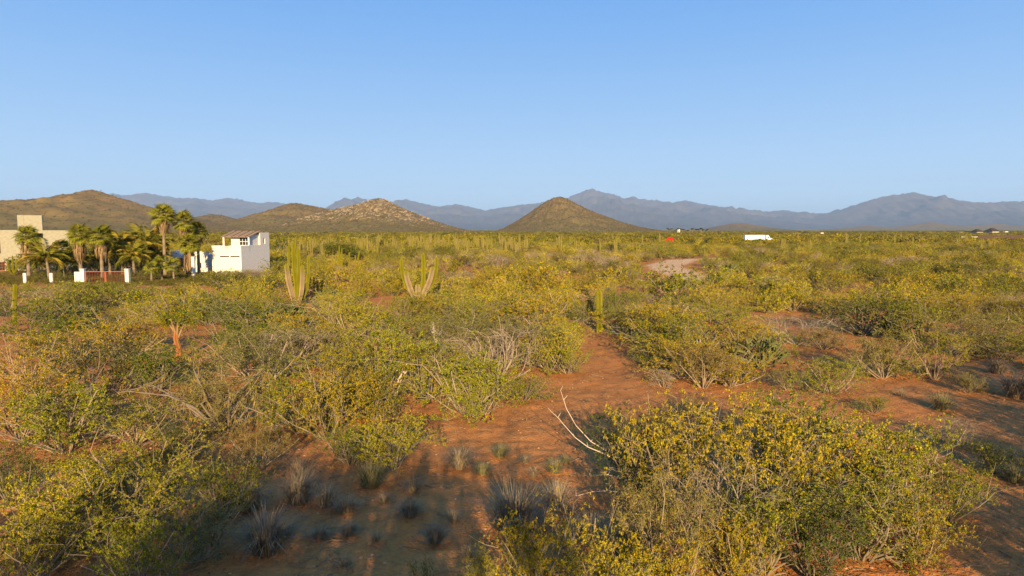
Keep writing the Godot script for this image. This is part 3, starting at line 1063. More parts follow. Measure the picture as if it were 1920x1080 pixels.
func pick_kind(p: Vector3) -> String:
	var a := n_patch.get_noise_2d(p.x * 0.7 + 300.0, p.z * 0.7)
	var b := n_patch.get_noise_2d(p.x * 1.3 - 500.0, p.z * 1.3)
	var r := rng.randf()
	var s := seen_at(p)
	if s.x > 780 and s.x < 1210 and s.y > 476 and s.y < 520 and b > -0.12:
		return "dry" if r < 0.4 else "feather" if r < 0.75 else "yellow"
	if b > 0.28:
		return "dry" if r < 0.35 else "feather" if r < 0.6 else "green"
	var warm := 0.12 * clampf(s.x / 1920.0, 0, 1)
	if a + warm > 0.14:
		return "orange" if r < 0.3 + warm * 2.0 else "yellow" if r < 0.85 else "green"
	if a > -0.12:
		return "yellow" if r < 0.40 else "green" if r < 0.76 else "feather" if r < 0.86 else "dry" if r < 0.90 else "dark"
	return "green" if r < 0.5 else "yellow" if r < 0.75 else "dark" if r < 0.86 else "dry" if r < 0.93 else "feather"

func write_labels() -> void:
	var sets := {}
	for e in wording:
		var p: Vector3 = e[0].position
		var s := seen_at(p + Vector3(0, 1, 0)) if p.z < -2.0 else Vector2(960, 2000)
		var best := 0
		var far := 1e9
		for i in marks.size():
			var d: float = (marks[i][1] - s).length()
			if d < far:
				far = d
				best = i
		var v: Vector2 = s - marks[best][1]
		var side := "left of" if v.x < 0 else "right of"
		if absf(v.y) > absf(v.x) * 0.9:
			side = "before" if v.y > 0 else "behind"
		var key: String = e[1] + "|" + side + "|" + marks[best][0]
		if not sets.has(key):
			sets[key] = []
		sets[key].append([far, e[0]])
	var ord := ["closest", "second closest", "third closest", "fourth closest", "fifth closest", "sixth closest", "seventh closest", "eighth closest", "ninth closest", "tenth closest", "eleventh closest", "twelfth closest", "thirteenth closest", "fourteenth closest", "fifteenth closest", "sixteenth closest", "seventeenth closest", "eighteenth closest"]
	for key in sets:
		var k: PackedStringArray = key.split("|")
		var l: Array = sets[key]
		l.sort_custom(func(a, b): return a[0] < b[0])
		for i in l.size():
			var how: String = "" if l.size() == 1 else ", " + ord[mini(i, 17)]
			l[i][1].set_meta("label", "%s%s %s %s" % [k[0], how, k[1], k[2]])

# ------------------------------------------------------------------ houses and gate
func build_houses() -> void:
	var X := Vector3.RIGHT
	# the cream house at the left edge, turned towards the road
	var c := thing("cream_house", "cream plastered two-storey house with square tower behind palms at left edge", "house", place(80, 430, 105) * Vector3(1, 0, 1), deg_to_rad(33))
	var sh := Shape.new()
	wall(sh, Vector3(-12, -0.3, 0), X, 9.7, 6.7, 0.3, [[5.85, 3.2, 6.65, 5.15], [5.6, 0.6, 7.05, 1.9]])
	sh.box(Vector3(-12, -0.3, -8), Vector3(-2.3, 6.38, -0.301))
	part("wall", sh, M.cream, c)
	sh = Shape.new()
	sh.box(Vector3(-2.3, -0.3, -8), Vector3(0, 3.4, -0.002))
	sh.box(Vector3(-2.3, 3.4, -8), Vector3(0, 5.9, -2.5))
	part("balcony_recess", sh, M.cream, c)
	sh = Shape.new()
	sh.box(Vector3(-3.1, 6.401, -3.2), Vector3(-2.297, 8.65, 0.03), Color.WHITE, 0.03)
	sh.box(Vector3(-2.297, 5.9, -3.2), Vector3(0, 8.652, 0.032), Color.WHITE, 0.03)
	part("tower", sh, M.cream, c)
	sh = Shape.new()
	wall(sh, Vector3(0.004, -0.3, 0.5), X, 3.3, 6.65, 0.3, [[3.0, 3.5, 3.14, 5.05]])
	sh.box(Vector3(0.004, -0.3, -7), Vector3(3.304, 6.33, 0.199))
	part("side_wing", sh, M.cream, c)
	window(c, Vector3(-6.15, 2.9, 0), X, 0.8, 1.95, M.brown)
	window(c, Vector3(-6.4, 0.3, 0), X, 1.45, 1.3, M.redwood, 4, 3)
	window(c, Vector3(3.004, 3.2, 0.5), X, 0.14, 1.55, M.brown)
	window(c, Vector3(-1.9, 3.45, -2.36), X, 1.3, 1.9, M.brown, 2)
	sh = Shape.new()
	for i in 3:
		sh.tube(Vector3(-2.28, 3.65 + i * 0.28, -0.15), Vector3(-0.02, 3.65 + i * 0.28, -0.15), 0.025, 0.025, 6, Color.WHITE)
	part("balcony_rail", sh, M.brown, c)

	# the white house with the roofed terrace
	var w := thing("white_house", "white two-storey house with sloped roof over its terrace", "house", Vector3(-39.9, 0, -100), deg_to_rad(-7))
	w.scale = Vector3(1, 1, 0.8)
	sh = Shape.new()
	wall(sh, Vector3(-4.6, -0.4, 0), X, 4.6, 4.5, 0.25, [[1.22, 2.8, 2.70, 2.98], [2.87, 2.8, 4.36, 2.98], [1.45, 3.98, 2.9, 4.5]])
	wall(sh, Vector3(0, -0.4, -0.25), Vector3(0, 0, -1), 10.75, 4.5, 0.25, [])
	wall(sh, Vector3(-4.6, -0.4, -11), Vector3(0, 0, 1), 10.75, 4.5, 0.25, [])
	wall(sh, Vector3(-0.25, -0.4, -11), Vector3(-1, 0, 0), 4.1, 4.5, 0.25, [])
	part("wall", sh, M.white, w)
	sh = Shape.new()
	sh.box(Vector3(-4.35, 3.1, -10.75), Vector3(-0.25, 3.3, -0.25))
	part("terrace_floor", sh, M.concrete, w)
	sh = Shape.new()
	wall(sh, Vector3(-3.4, 3.301, -4.2), X, 3.1, 2.2, 0.2, [[1.3, 0.75, 2.8, 1.95]])
	wall(sh, Vector3(-0.3, 3.301, -4.4), Vector3(0, 0, -1), 2.9, 2.35, 0.2, [])
	wall(sh, Vector3(-3.4, 3.301, -7.3), Vector3(0, 0, 1), 2.9, 2.35, 0.2, [])
	part("upper_room", sh, M.white, w)
	window(w, Vector3(-2.1, 4.051, -4.2), X, 1.5, 1.2, M.paint, 3, 2)
	sh = Shape.new()
	wall(sh, Vector3(0.003, 4.101, -7.3), Vector3(0, 0, -1), 3.7, 1.9, 0.25, [[1.3, 0.15, 2.0, 1.05]])
	sh.box(Vector3(-4.6, 3.32, -10.74), Vector3(-0.26, 5.985, -7.31))
	part("stair_tower", sh, M.white, w)
	window(w, Vector3(0.003, 4.251, -8.6), Vector3(0, 0, -1), 0.7, 0.9, M.paint, 2)
	for k in [[-1.38, 2.4, 1.48], [0.27, 2.4, 1.49]]:
		var gl := Shape.new()
		slab(gl, Vector3(-2.0 + k[0], k[1], -0.18), X, Vector3(0, 0, -1), 0.0, k[2], 0.0, 0.18, 0.02)
		part("slit_window", gl, M.dark, w)
	sh = Shape.new()
	for i in 3:
		sh.box(Vector3(-3.15, 3.64 + i * 0.17, -0.17), Vector3(-1.7, 3.70 + i * 0.17, -0.09))
	part("railing", sh, M.paint, w)
	for x in [-4.15, -0.12]:
		sh = Shape.new()
		sh.box(Vector3(x - 0.12, 3.302, -3.35), Vector3(x + 0.12, 5.28, -3.11), Color.WHITE, 0.015)
		part("post", sh, M.white, w)
	# the roof: a sloping deck of ribbed sheets on rafters
	var roof := Shape.new()
	var front := Vector3(-4.5, 5.32, -2.95)
	var run := Vector3(0, 0.90, -4.6)
	var deck := Vector3(0, 0.05, 0)
	roof.quad(front + run, front + run + Vector3(4.55, 0, 0), front + Vector3(4.55, 0, 0), front, Color.WHITE)
	roof.quad(front + deck, front + deck + Vector3(4.55, 0, 0), front + deck + run + Vector3(4.55, 0, 0), front + deck + run, Color.WHITE)
	for e in [[front, front + Vector3(4.55, 0, 0)], [front + Vector3(4.55, 0, 0), front + Vector3(4.55, 0, 0) + run], [front + run + Vector3(4.55, 0, 0), front + run], [front + run, front]]:
		roof.quad(e[0], e[1], e[1] + deck, e[0] + deck, Color.WHITE)
	var rf := part("roof", roof, M.tin, w)
	for i in 9:
		sh = Shape.new()
		var p := front + Vector3(0.08 + i * 0.548, 0.09, 0)
		sh.tube(p, p + run, 0.05, 0.05, 6, Color.WHITE)
		part("batten", sh, M.brown if i % 2 else M.tin, rf)

	# the low white building between the palms
	var l := thing("low_white_building", "low white flat-roofed building half hidden by palms, left of terrace house", "house", Vector3(-53.8, 0, -105))
	sh = Shape.new()
	sh.box(Vector3(0, -0.4, -5), Vector3(0.7, 3.1, 0), Color.WHITE, 0.02)
	wall(sh, Vector3(0.702, -0.4, -0.7), X, 3.5, 3.5, 0.25, [[0.8, 0.4, 1.8, 2.45], [0.9, 3.0, 2.3, 3.5]])
	sh.box(Vector3(0.702, -0.4, -5), Vector3(4.2, 2.6, -0.96))
	wall(sh, Vector3(4.202, -0.4, 0), X, 2.6, 3.5, 0.25, [[0.9, 0.9, 1.5, 1.75], [1.6, 2.85, 2.3, 3.5]])
	sh.box(Vector3(4.202, -0.4, -5), Vector3(6.8, 2.6, -0.252))
	part("wall", sh, M.white, l)
	sh = Shape.new()
	slab(sh, Vector3(1.502, 0, -0.8), X, Vector3(0, 0, -1), 0, 1.0, 0, 2.05, 0.06)
	var door := part("door", sh, M.redwood, l)
	sh = Shape.new()
	sh.box(Vector3(2.32, 0.95, -0.8), Vector3(2.38, 1.1, -0.75))
	part("handle", sh, M.dark, door)
	window(l, Vector3(5.102, 0.5, 0), X, 0.6, 0.85, M.redwood, 2)
	for k in [[1.6, 3.0, -0.8], [5.8, 6.5, -0.1]]:
		sh = Shape.new()
		for i in 3:
			sh.box(Vector3(k[0], 2.66 + i * 0.14, k[2] - 0.03), Vector3(k[1], 2.72 + i * 0.14, k[2] + 0.03))
		part("railing", sh, M.paint, l)

	# white pillars and the red gate along the road
	var says := {41: "short white round post farthest left of the gate", 91: "short white round post between left post and gate"}
	for px in says:
		var p := place(px, 430, 80) * Vector3(1, 0, 1)
		sh = Shape.new()
		sh.path([Vector3(0, -0.3, 0), Vector3(0, 1.3, 0), Vector3(0, 1.36, 0)], [0.19, 0.19, 0.16], 14, Color.WHITE)
		var o := part("white_post", sh, M.white, self)
		o.position = p
		tag(o, says[px], "post", "white posts by the gate")
	var gl2 := place(151, 430, 80) * Vector3(1, 0, 1)
	var gr2 := place(235, 430, 80) * Vector3(1, 0, 1)
	for k in [[gl2, "white gate pillar with low wall, left of the red gate"], [gr2, "slim white gate pillar right of the red gate"]]:
		var t := thing("gate_pillar", k[1], "pillar", k[0], 0.0, "white gate pillars")
		sh = Shape.new()
		sh.box(Vector3(-0.22, -0.3, -0.22), Vector3(0.22, 1.8, 0.22), Color.WHITE, 0.02)
		part("pillar", sh, M.white, t)
		sh = Shape.new()
		sh.box(Vector3(-0.26, 1.801, -0.26), Vector3(0.26, 1.87, 0.26), Color.WHITE, 0.02)
		part("cap", sh, M.white, t)
		if k[0] == gl2:
			sh = Shape.new()
			sh.box(Vector3(-0.95, -0.3, -0.16), Vector3(-0.222, 1.5, 0.16), Color.WHITE, 0.02)
			part("low_wall", sh, M.white, t)
	var gate := thing("red_gate", "red metal bar gate between two white pillars", "gate", (gl2 + gr2) / 2)
	var half := gl2.distance_to(gr2) / 2 - 0.26
	for sgn in [-1, 1]:
		sh = Shape.new()
		var u0: float = minf(sgn * 0.03, sgn * half)
		var u1: float = maxf(sgn * 0.03, sgn * half)
		for y in [0.12, 1.5]:
			sh.box(Vector3(u0, y, -0.025), Vector3(u1, y + 0.05, 0.025))
		for x in [u0, u1 - 0.05]:
			sh.box(Vector3(x, 0.171, -0.025), Vector3(x + 0.05, 1.499, 0.025))
		var leaf := part("gate_frame", sh, M.redmetal, gate)
		var n := 12
		for i in n:
			sh = Shape.new()
			var x := lerpf(u0 + 0.05, u1 - 0.05, (i + 0.5) / n)
			sh.box(Vector3(x - 0.022, 0.171, -0.022), Vector3(x + 0.022, 1.499, 0.022))
			part("bar", sh, M.brown, leaf)
	sh = Shape.new()
	sh.box(Vector3(-0.2, -0.3, -0.2), Vector3(0.2, 2.85, 0.2), Color.WHITE, 0.02)
	var tp := part("tall_white_pillar", sh, M.white, self)
	tp.position = place(360, 430, 91) * Vector3(1, 0, 1)
	tag(tp, "tall white square pillar beside the shaggy palm trunk, before the low building", "pillar")

# ------------------------------------------------------------------ palms of the garden
func build_palms() -> void:
	for i in 3:
		fan_meshes.append(fan_leaf(300 + i, Color(0.155, 0.155, 0.02)).mesh())
		feather_meshes.append(feather_leaf(320 + i, [Color(0.18, 0.17, 0.022), Color(0.27, 0.205, 0.028), Color(0.14, 0.14, 0.02)][i]).mesh())
	rng.seed = 77
	var fans := [
		[50, 445, 92, 1.05, 3.0, "fan palm with ragged skirt before the cream house's tower"], [148, 443, 88, 1.0, 2.9, "fan palm with long brown skirt right behind the left gate pillar"],
		[188, 446, 88, 1.05, 2.6, "leaning fan palm with brown skirt behind the middle of the gate"], [305, 406, 95, 1.15, 2.2, "tallest fan palm, its crown rising above the hill foot"],
		[345, 419, 96, 1.1, 2.6, "second tallest fan palm, just right of the tallest"], [370, 434, 99, 1.0, 2.0, "shorter fan palm touching the right of the tall palms"],
		[355, 460, 95, 1.05, 4.0, "squat fan palm with shaggy brown trunk before the low white building"], [283, 503, 84, 0.72, 0.0, "young thin-stemmed fan palm, left one right of the gate"],
		[303, 497, 86, 0.8, 0.0, "young thin-stemmed fan palm between two other young ones"], [325, 500, 85, 0.75, 0.0, "young thin-stemmed fan palm beside the low building's door"],
		[262, 470, 97, 0.95, 1.5, "dark fan palm in the thick of the garden right of the gate"], [118, 468, 99, 0.9, 1.2, "small fan palm in the shade beside the cream house"],
	]
	for f in fans:
		var p := place(f[0], f[1], f[2])
		fan_palm(Vector3(p.x, 0, p.z), p.y, f[3] * 1.15, f[5], f[4] * 1.25, 36 if f[4] > 0 else 18)
	var feathers := [
		[90, 484, 86, 1.2, "feather palm with arching yellowed fronds before the cream house"], [228, 462, 95, 1.15, "upright feather palm behind the right gate pillar"],
		[276, 458, 97, 1.45, "tall feather palm left of the tallest fan palm"], [205, 478, 94, 1.0, "low feather palm behind the gate bars"], [62, 492, 98, 0.9, "low dark feather palm beside the ragged fan palm"], [250, 480, 92, 1.05, "low feather palm between the right gate pillar and the tall palms"], [165, 485, 93, 0.95, "low feather palm between the two skirted fan palms"], [120, 490, 90, 0.9, "low feather palm left of the gate"], [300, 478, 99, 1.0, "feather palm in the shade under the tallest fan palm"],
	]
	for f in feathers:
		var p := place(f[0], f[1], f[2])
		coconut_palm(Vector3(p.x, 0, p.z), maxf(p.y, 1.2), f[3] * 1.15, f[4], 24)
	# garden shrubs in the shade of the palms
	rng.seed = 78
	for e in [[22, 98, 2.6, 2.6], [64, 100, 3.2, 3.0], [112, 99, 3.4, 2.8], [165, 97, 3.0, 2.6], [180, 101, 3.5, 3.4], [212, 99, 3.2, 3.2], [245, 101, 3.4, 3.6], [262, 96, 3.0, 2.6], [292, 100, 3.2, 2.8], [130, 92, 2.4, 1.6], [235, 90, 2.2, 1.4], [270, 88, 2.2, 1.3], [75, 86, 2.2, 1.3], [115, 84, 2.0, 1.2], [150, 103, 3.2, 3.2], [285, 104, 3.4, 3.4], [50, 95, 2.4, 1.8], [205, 86, 1.8, 0.8]]:
		var o := shrub("dark", place(e[0], 430, e[1]) * Vector3(1, 0, 1), e[2] * 1.3, e[3], false)
		o.set_meta("group", "shrubs in the palm garden")

# ------------------------------------------------------------------ far things on the plain
func build_far_things() -> void:
	# white truck with a long trailer, driving right on the road across the plain
	var t := thing("truck", "white semi truck with long trailer crossing the plain", "truck", place(1423, 430, 330) * Vector3(1, 0, 1))
	var sh := Shape.new()
	sh.box(Vector3(-7.0, 1.15, -1.25), Vector3(2.7, 3.75, 1.25), Color.WHITE, 0.06)
	var trailer := part("trailer", sh, M.paint, t)
	for x in [-6.98, -3.2, 0.0]:
		sh = Shape.new()
		sh.box(Vector3(x, 1.2, 1.251), Vector3(x + 0.09, 3.7, 1.29))
		part("seam", sh, M.chrome, trailer)
	sh = Shape.new()
	sh.box(Vector3(-6.8, 0.85, -0.5), Vector3(6.3, 1.148, 0.5))
	part("chassis", sh, M.dark, t)
	# the cab: a side outline swept across its width
	var prof := [Vector2(3.3, 1.15), Vector2(3.3, 3.7), Vector2(4.2, 3.75), Vector2(4.75, 3.0), Vector2(4.95, 2.35), Vector2(6.3, 2.05), Vector2(6.6, 1.7), Vector2(6.65, 0.75), Vector2(5.5, 0.75)]
	sh = Shape.new()
	for i in prof.size():
		var a: Vector2 = prof[i]
		var b: Vector2 = prof[(i + 1) % prof.size()]
		sh.quad(Vector3(a.x, a.y, 1.2), Vector3(b.x, b.y, 1.2), Vector3(b.x, b.y, -1.2), Vector3(a.x, a.y, -1.2), Color.WHITE)
	var pv := PackedVector2Array(prof)
	var tr := Geometry2D.triangulate_polygon(pv)
	for i in range(0, tr.size(), 3):
		for zz in [1.2, -1.2]:
			sh.tri(Vector3(pv[tr[i]].x, pv[tr[i]].y, zz), Vector3(pv[tr[i + 1]].x, pv[tr[i + 1]].y, zz), Vector3(pv[tr[i + 2]].x, pv[tr[i + 2]].y, zz), Color.WHITE)
	var cab := part("cab", sh, M.paint, t)
	sh = Shape.new()
	sh.quad(Vector3(3.95, 2.35, 1.21), Vector3(4.7, 2.35, 1.21), Vector3(4.55, 3.0, 1.21), Vector3(3.95, 3.05, 1.21), Color.WHITE)
	part("side_window", sh, M.glass, cab)
	for x in [-6.2, -4.9, 3.0, 4.2, 6.0]:
		for s in [-1.0, 1.0]:
			sh = Shape.new()
			var p := Vector3(x, 0.52, s * 1.0)
			sh.path([p - Vector3(0, 0, 0.16), p - Vector3(0, 0, 0.15), p + Vector3(0, 0, 0.15), p + Vector3(0, 0, 0.16)], [0.45, 0.52, 0.52, 0.45], 18, Color.WHITE)
			var wh := part("wheel", sh, M.tyre, t)
			sh = Shape.new()
			sh.path([p - Vector3(0, 0, 0.172), p + Vector3(0, 0, 0.172)], [0.26, 0.26], 12, Color.WHITE)
			part("rim", sh, M.chrome, wh)
	# the red sign
	var rs := thing("red_sign", "red roadside board with slanted left edge on a dark post", "sign", place(1256, 430, 285) * Vector3(1, 0, 1))
	rs.scale = Vector3(0.85, 0.92, 1)
	var out := [Vector2(-1.9, 0.5), Vector2(-2.2, 1.5), Vector2(-1.4, 2.9), Vector2(-0.4, 3.4), Vector2(0.75, 3.5), Vector2(0.75, 0.3)]
	for poly in [out, [Vector2(1.2, 0.35), Vector2(1.2, 3.45), Vector2(1.6, 3.3), Vector2(1.95, 1.6), Vector2(1.9, 0.4)]]:
		sh = Shape.new()
		for i in poly.size():
			var a: Vector2 = poly[i]
			var b: Vector2 = poly[(i + 1) % poly.size()]
			sh.quad(Vector3(a.x, a.y, 0.08), Vector3(b.x, b.y, 0.08), Vector3(b.x, b.y, -0.08), Vector3(a.x, a.y, -0.08), Color.WHITE)
			if i > 0:
				for zz in [0.08, -0.08]:
					sh.tri(Vector3(poly[0].x, poly[0].y, zz), Vector3(a.x, a.y, zz), Vector3(b.x, b.y, zz), Color.WHITE)
		part("panel", sh, M.redsign, rs)
	sh = Shape.new()
	sh.box(Vector3(0.78, -0.2, -0.12), Vector3(1.17, 3.7, 0.12))
	part("post", sh, M.brown, rs)
	sh = Shape.new()
	sh.box(Vector3(-1.7, 1.0, -0.2), Vector3(1.9, 1.12, -0.081))
	sh.box(Vector3(-1.2, 2.6, -0.2), Vector3(1.7, 2.72, -0.081))
	part("crossbar", sh, M.brown, rs)
	# the brown ranch gate
	var g := thing("ranch_gate", "dark brown wooden ranch gate on the plain right of red board", "gate", place(1322, 430, 280) * Vector3(1, 0, 1))
	for x in [-2.1, 1.9]:
		sh = Shape.new()
		sh.box(Vector3(x - 0.14, -0.3, -0.14), Vector3(x + 0.14, 3.3 if x < 0 else 2.4, 0.14))
		part("post", sh, M.brown, g)
	for y in [0.7, 1.3, 1.9, 2.35]:
		sh = Shape.new()
		sh.box(Vector3(-1.96, y, -0.05), Vector3(1.76, y + 0.16, 0.05))
		part("plank", sh, M.brown, g)
	# the long dark wall and the pale low walls at the right
	var walls := [[1835, 1990, 344, 2.9, 0.0, "long dark brown stone wall at the right edge"], [1788, 1862, 430, 1.1, 0.0, "long pale low wall just beyond the dark wall's left end"], [1893, 1960, 430, 1.2, 0.0, "short pale low wall beyond the dark wall at the right edge"], [1783, 1803, 300, 0.5, 0.0, "small pale low wall nearest, left of the dark wall"]]
	for k in walls:
		var a := place(k[0], 430, k[2]) * Vector3(1, 0, 1)
		var b := place(k[1], 430, k[2]) * Vector3(1, 0, 1)
		sh = Shape.new()
		sh.box(Vector3(0, -0.5, -0.25), Vector3(a.distance_to(b), k[3] + (0.9 if k[3] < 1.3 else 0.8), 0.0), Color.WHITE, 0.03)
		var o := part("boundary_wall", sh, mat(Color(0.075, 0.05, 0.04), 0.95) if k[3] == 2.9 else M.concrete, self)
		o.position = a
		tag(o, k[5], "wall", "low walls at the right")
	# small far houses
	var homes := [[1542, 760, 3.6, 2.8, "white", "tiny white house alone on the plain below the mountain gap"], [1804, 900, 5.0, 3.2, "white", "tiny white house left of the dark thatched roofs"],
		[1273, 1050, 3.5, 6.5, "white", "tiny pale house in the far palm grove"], [1888, 1100, 6.0, 3.2, "white", "tiny pale house farthest right near the edge"]]
	for k in homes:
		var h := thing("far_house", k[5], "house", place(k[0], 430, k[1]) * Vector3(1, 0, 1), 0.3, "far houses on the plain")
		sh = Shape.new()
		sh.box(Vector3(-k[2] / 2, -0.5, -k[2] * 0.6), Vector3(k[2] / 2, k[3], 0))
		part("wall", sh, M.white, h)
		sh = Shape.new()
		sh.box(Vector3(-k[2] / 2 - 0.2, k[3] + 0.002, -k[2] * 0.6 - 0.2), Vector3(k[2] / 2 + 0.2, k[3] + 0.3, 0.2))
		part("roof", sh, M.tin, h)
		sh = Shape.new()
		sh.box(Vector3(-k[2] * 0.1, 0.6, 0.003), Vector3(k[2] * 0.1, k[3] * 0.6, 0.05))
		part("door", sh, M.dark, h)
	for k in [[1832, 940, 12.0, 7.0, "left dark thatched hip roof on the rise at right"], [1860, 980, 15.0, 8.5, "right and larger dark thatched hip roof on the rise"]]:
		var h := thing("thatched_house", k[4], "house", place(k[0], 430, k[1]) * Vector3(1, 0, 1), 0.25, "thatched houses on the rise")
		var s: float = k[2] / 2
		sh = Shape.new()
		sh.box(Vector3(-s * 0.8, -0.5, -s * 0.8), Vector3(s * 0.8, k[3] * 0.45, s * 0.8))
		part("wall", sh, M.concrete, h)
		sh = Shape.new()
		var y: float = k[3] * 0.452
		var e := [Vector3(-s, y, s), Vector3(s, y, s), Vector3(s, y, -s), Vector3(-s, y, -s)]
		var r0 := Vector3(-s * 0.3, k[3], 0)
		var r1 := Vector3(s * 0.3, k[3], 0)
		sh.quad(e[0], e[1], r1, r0, Color.WHITE)
		sh.quad(e[2], e[3], r0, r1, Color.WHITE)
		sh.tri(e[1], e[2], r1, Color.WHITE)
		sh.tri(e[3], e[0], r0, Color.WHITE)
		sh.quad(e[3], e[2], e[1], e[0], Color.WHITE)
		part("roof", sh, M.thatch, h)
	# the far palm grove: single palms, small in the picture
	rng.seed = 91
	var proto := Shape.new()
	for i in 12:
		var u := i / 12.0
		proto.tube(Vector3(0, 6.5 * u, 0), Vector3(0, 6.5 * (u + 1.0 / 12), 0), 0.28, 0.26, 6, Color(0.2, 0.14, 0.08))
	for i in 60:
		var a := rng.randf() * TAU
		var d := Vector3(cos(a), rng.randf_range(-0.5, 1.0), sin(a)).normalized()
		proto.leaf(Vector3(0, 6.5, 0), d, Vector3(0, 1, 0).cross(d.cross(Vector3.UP)).normalized() + Vector3(0, 0.3, 0), rng.randf_range(1.8, 3.0), 0.22, Color(0.09, 0.11, 0.03) * rng.randf_range(0.7, 1.3))
	var pm := proto.mesh()
	for i in 20:
		var o := part("far_palm", pm, M.leaf, self)
		var pp := place(1252 + i * 4.0 + rng.randf_range(-2.0, 2.0), 430, rng.randf_range(950, 1150))
		o.position = Vector3(pp.x, -0.3, pp.z)
		o.rotation.y = rng.randf() * TAU
		o.scale = Vector3.ONE * rng.randf_range(0.75, 1.15)
		tag(o, "small dark palm in the far grove at the foot of the pointed hill", "palm tree", "palms of the far grove")

# ------------------------------------------------------------------ cacti and single plants
func cactus(called: String, label: String, base: Vector3, arms: Array, group := "") -> Node3D:
	var t := thing(called, label, "cactus", base, 0.0, group)
	for a in arms:       # [points relative to the base, radius, share of bark]
		part(a[3] if a.size() > 3 else "arm", column(a[0], a[1], a[2]), M.cactus, t)
	return t

func at_depth(base: Vector3, pts: Array) -> Array:     # picture points to points about the base, at its distance (a third number moves them nearer)
	var out := []
	for p in pts:
		out.append(place(p[0], p[1], -base.z - (p[2] if p.size() > 2 else 0.0)) - base)
	return out

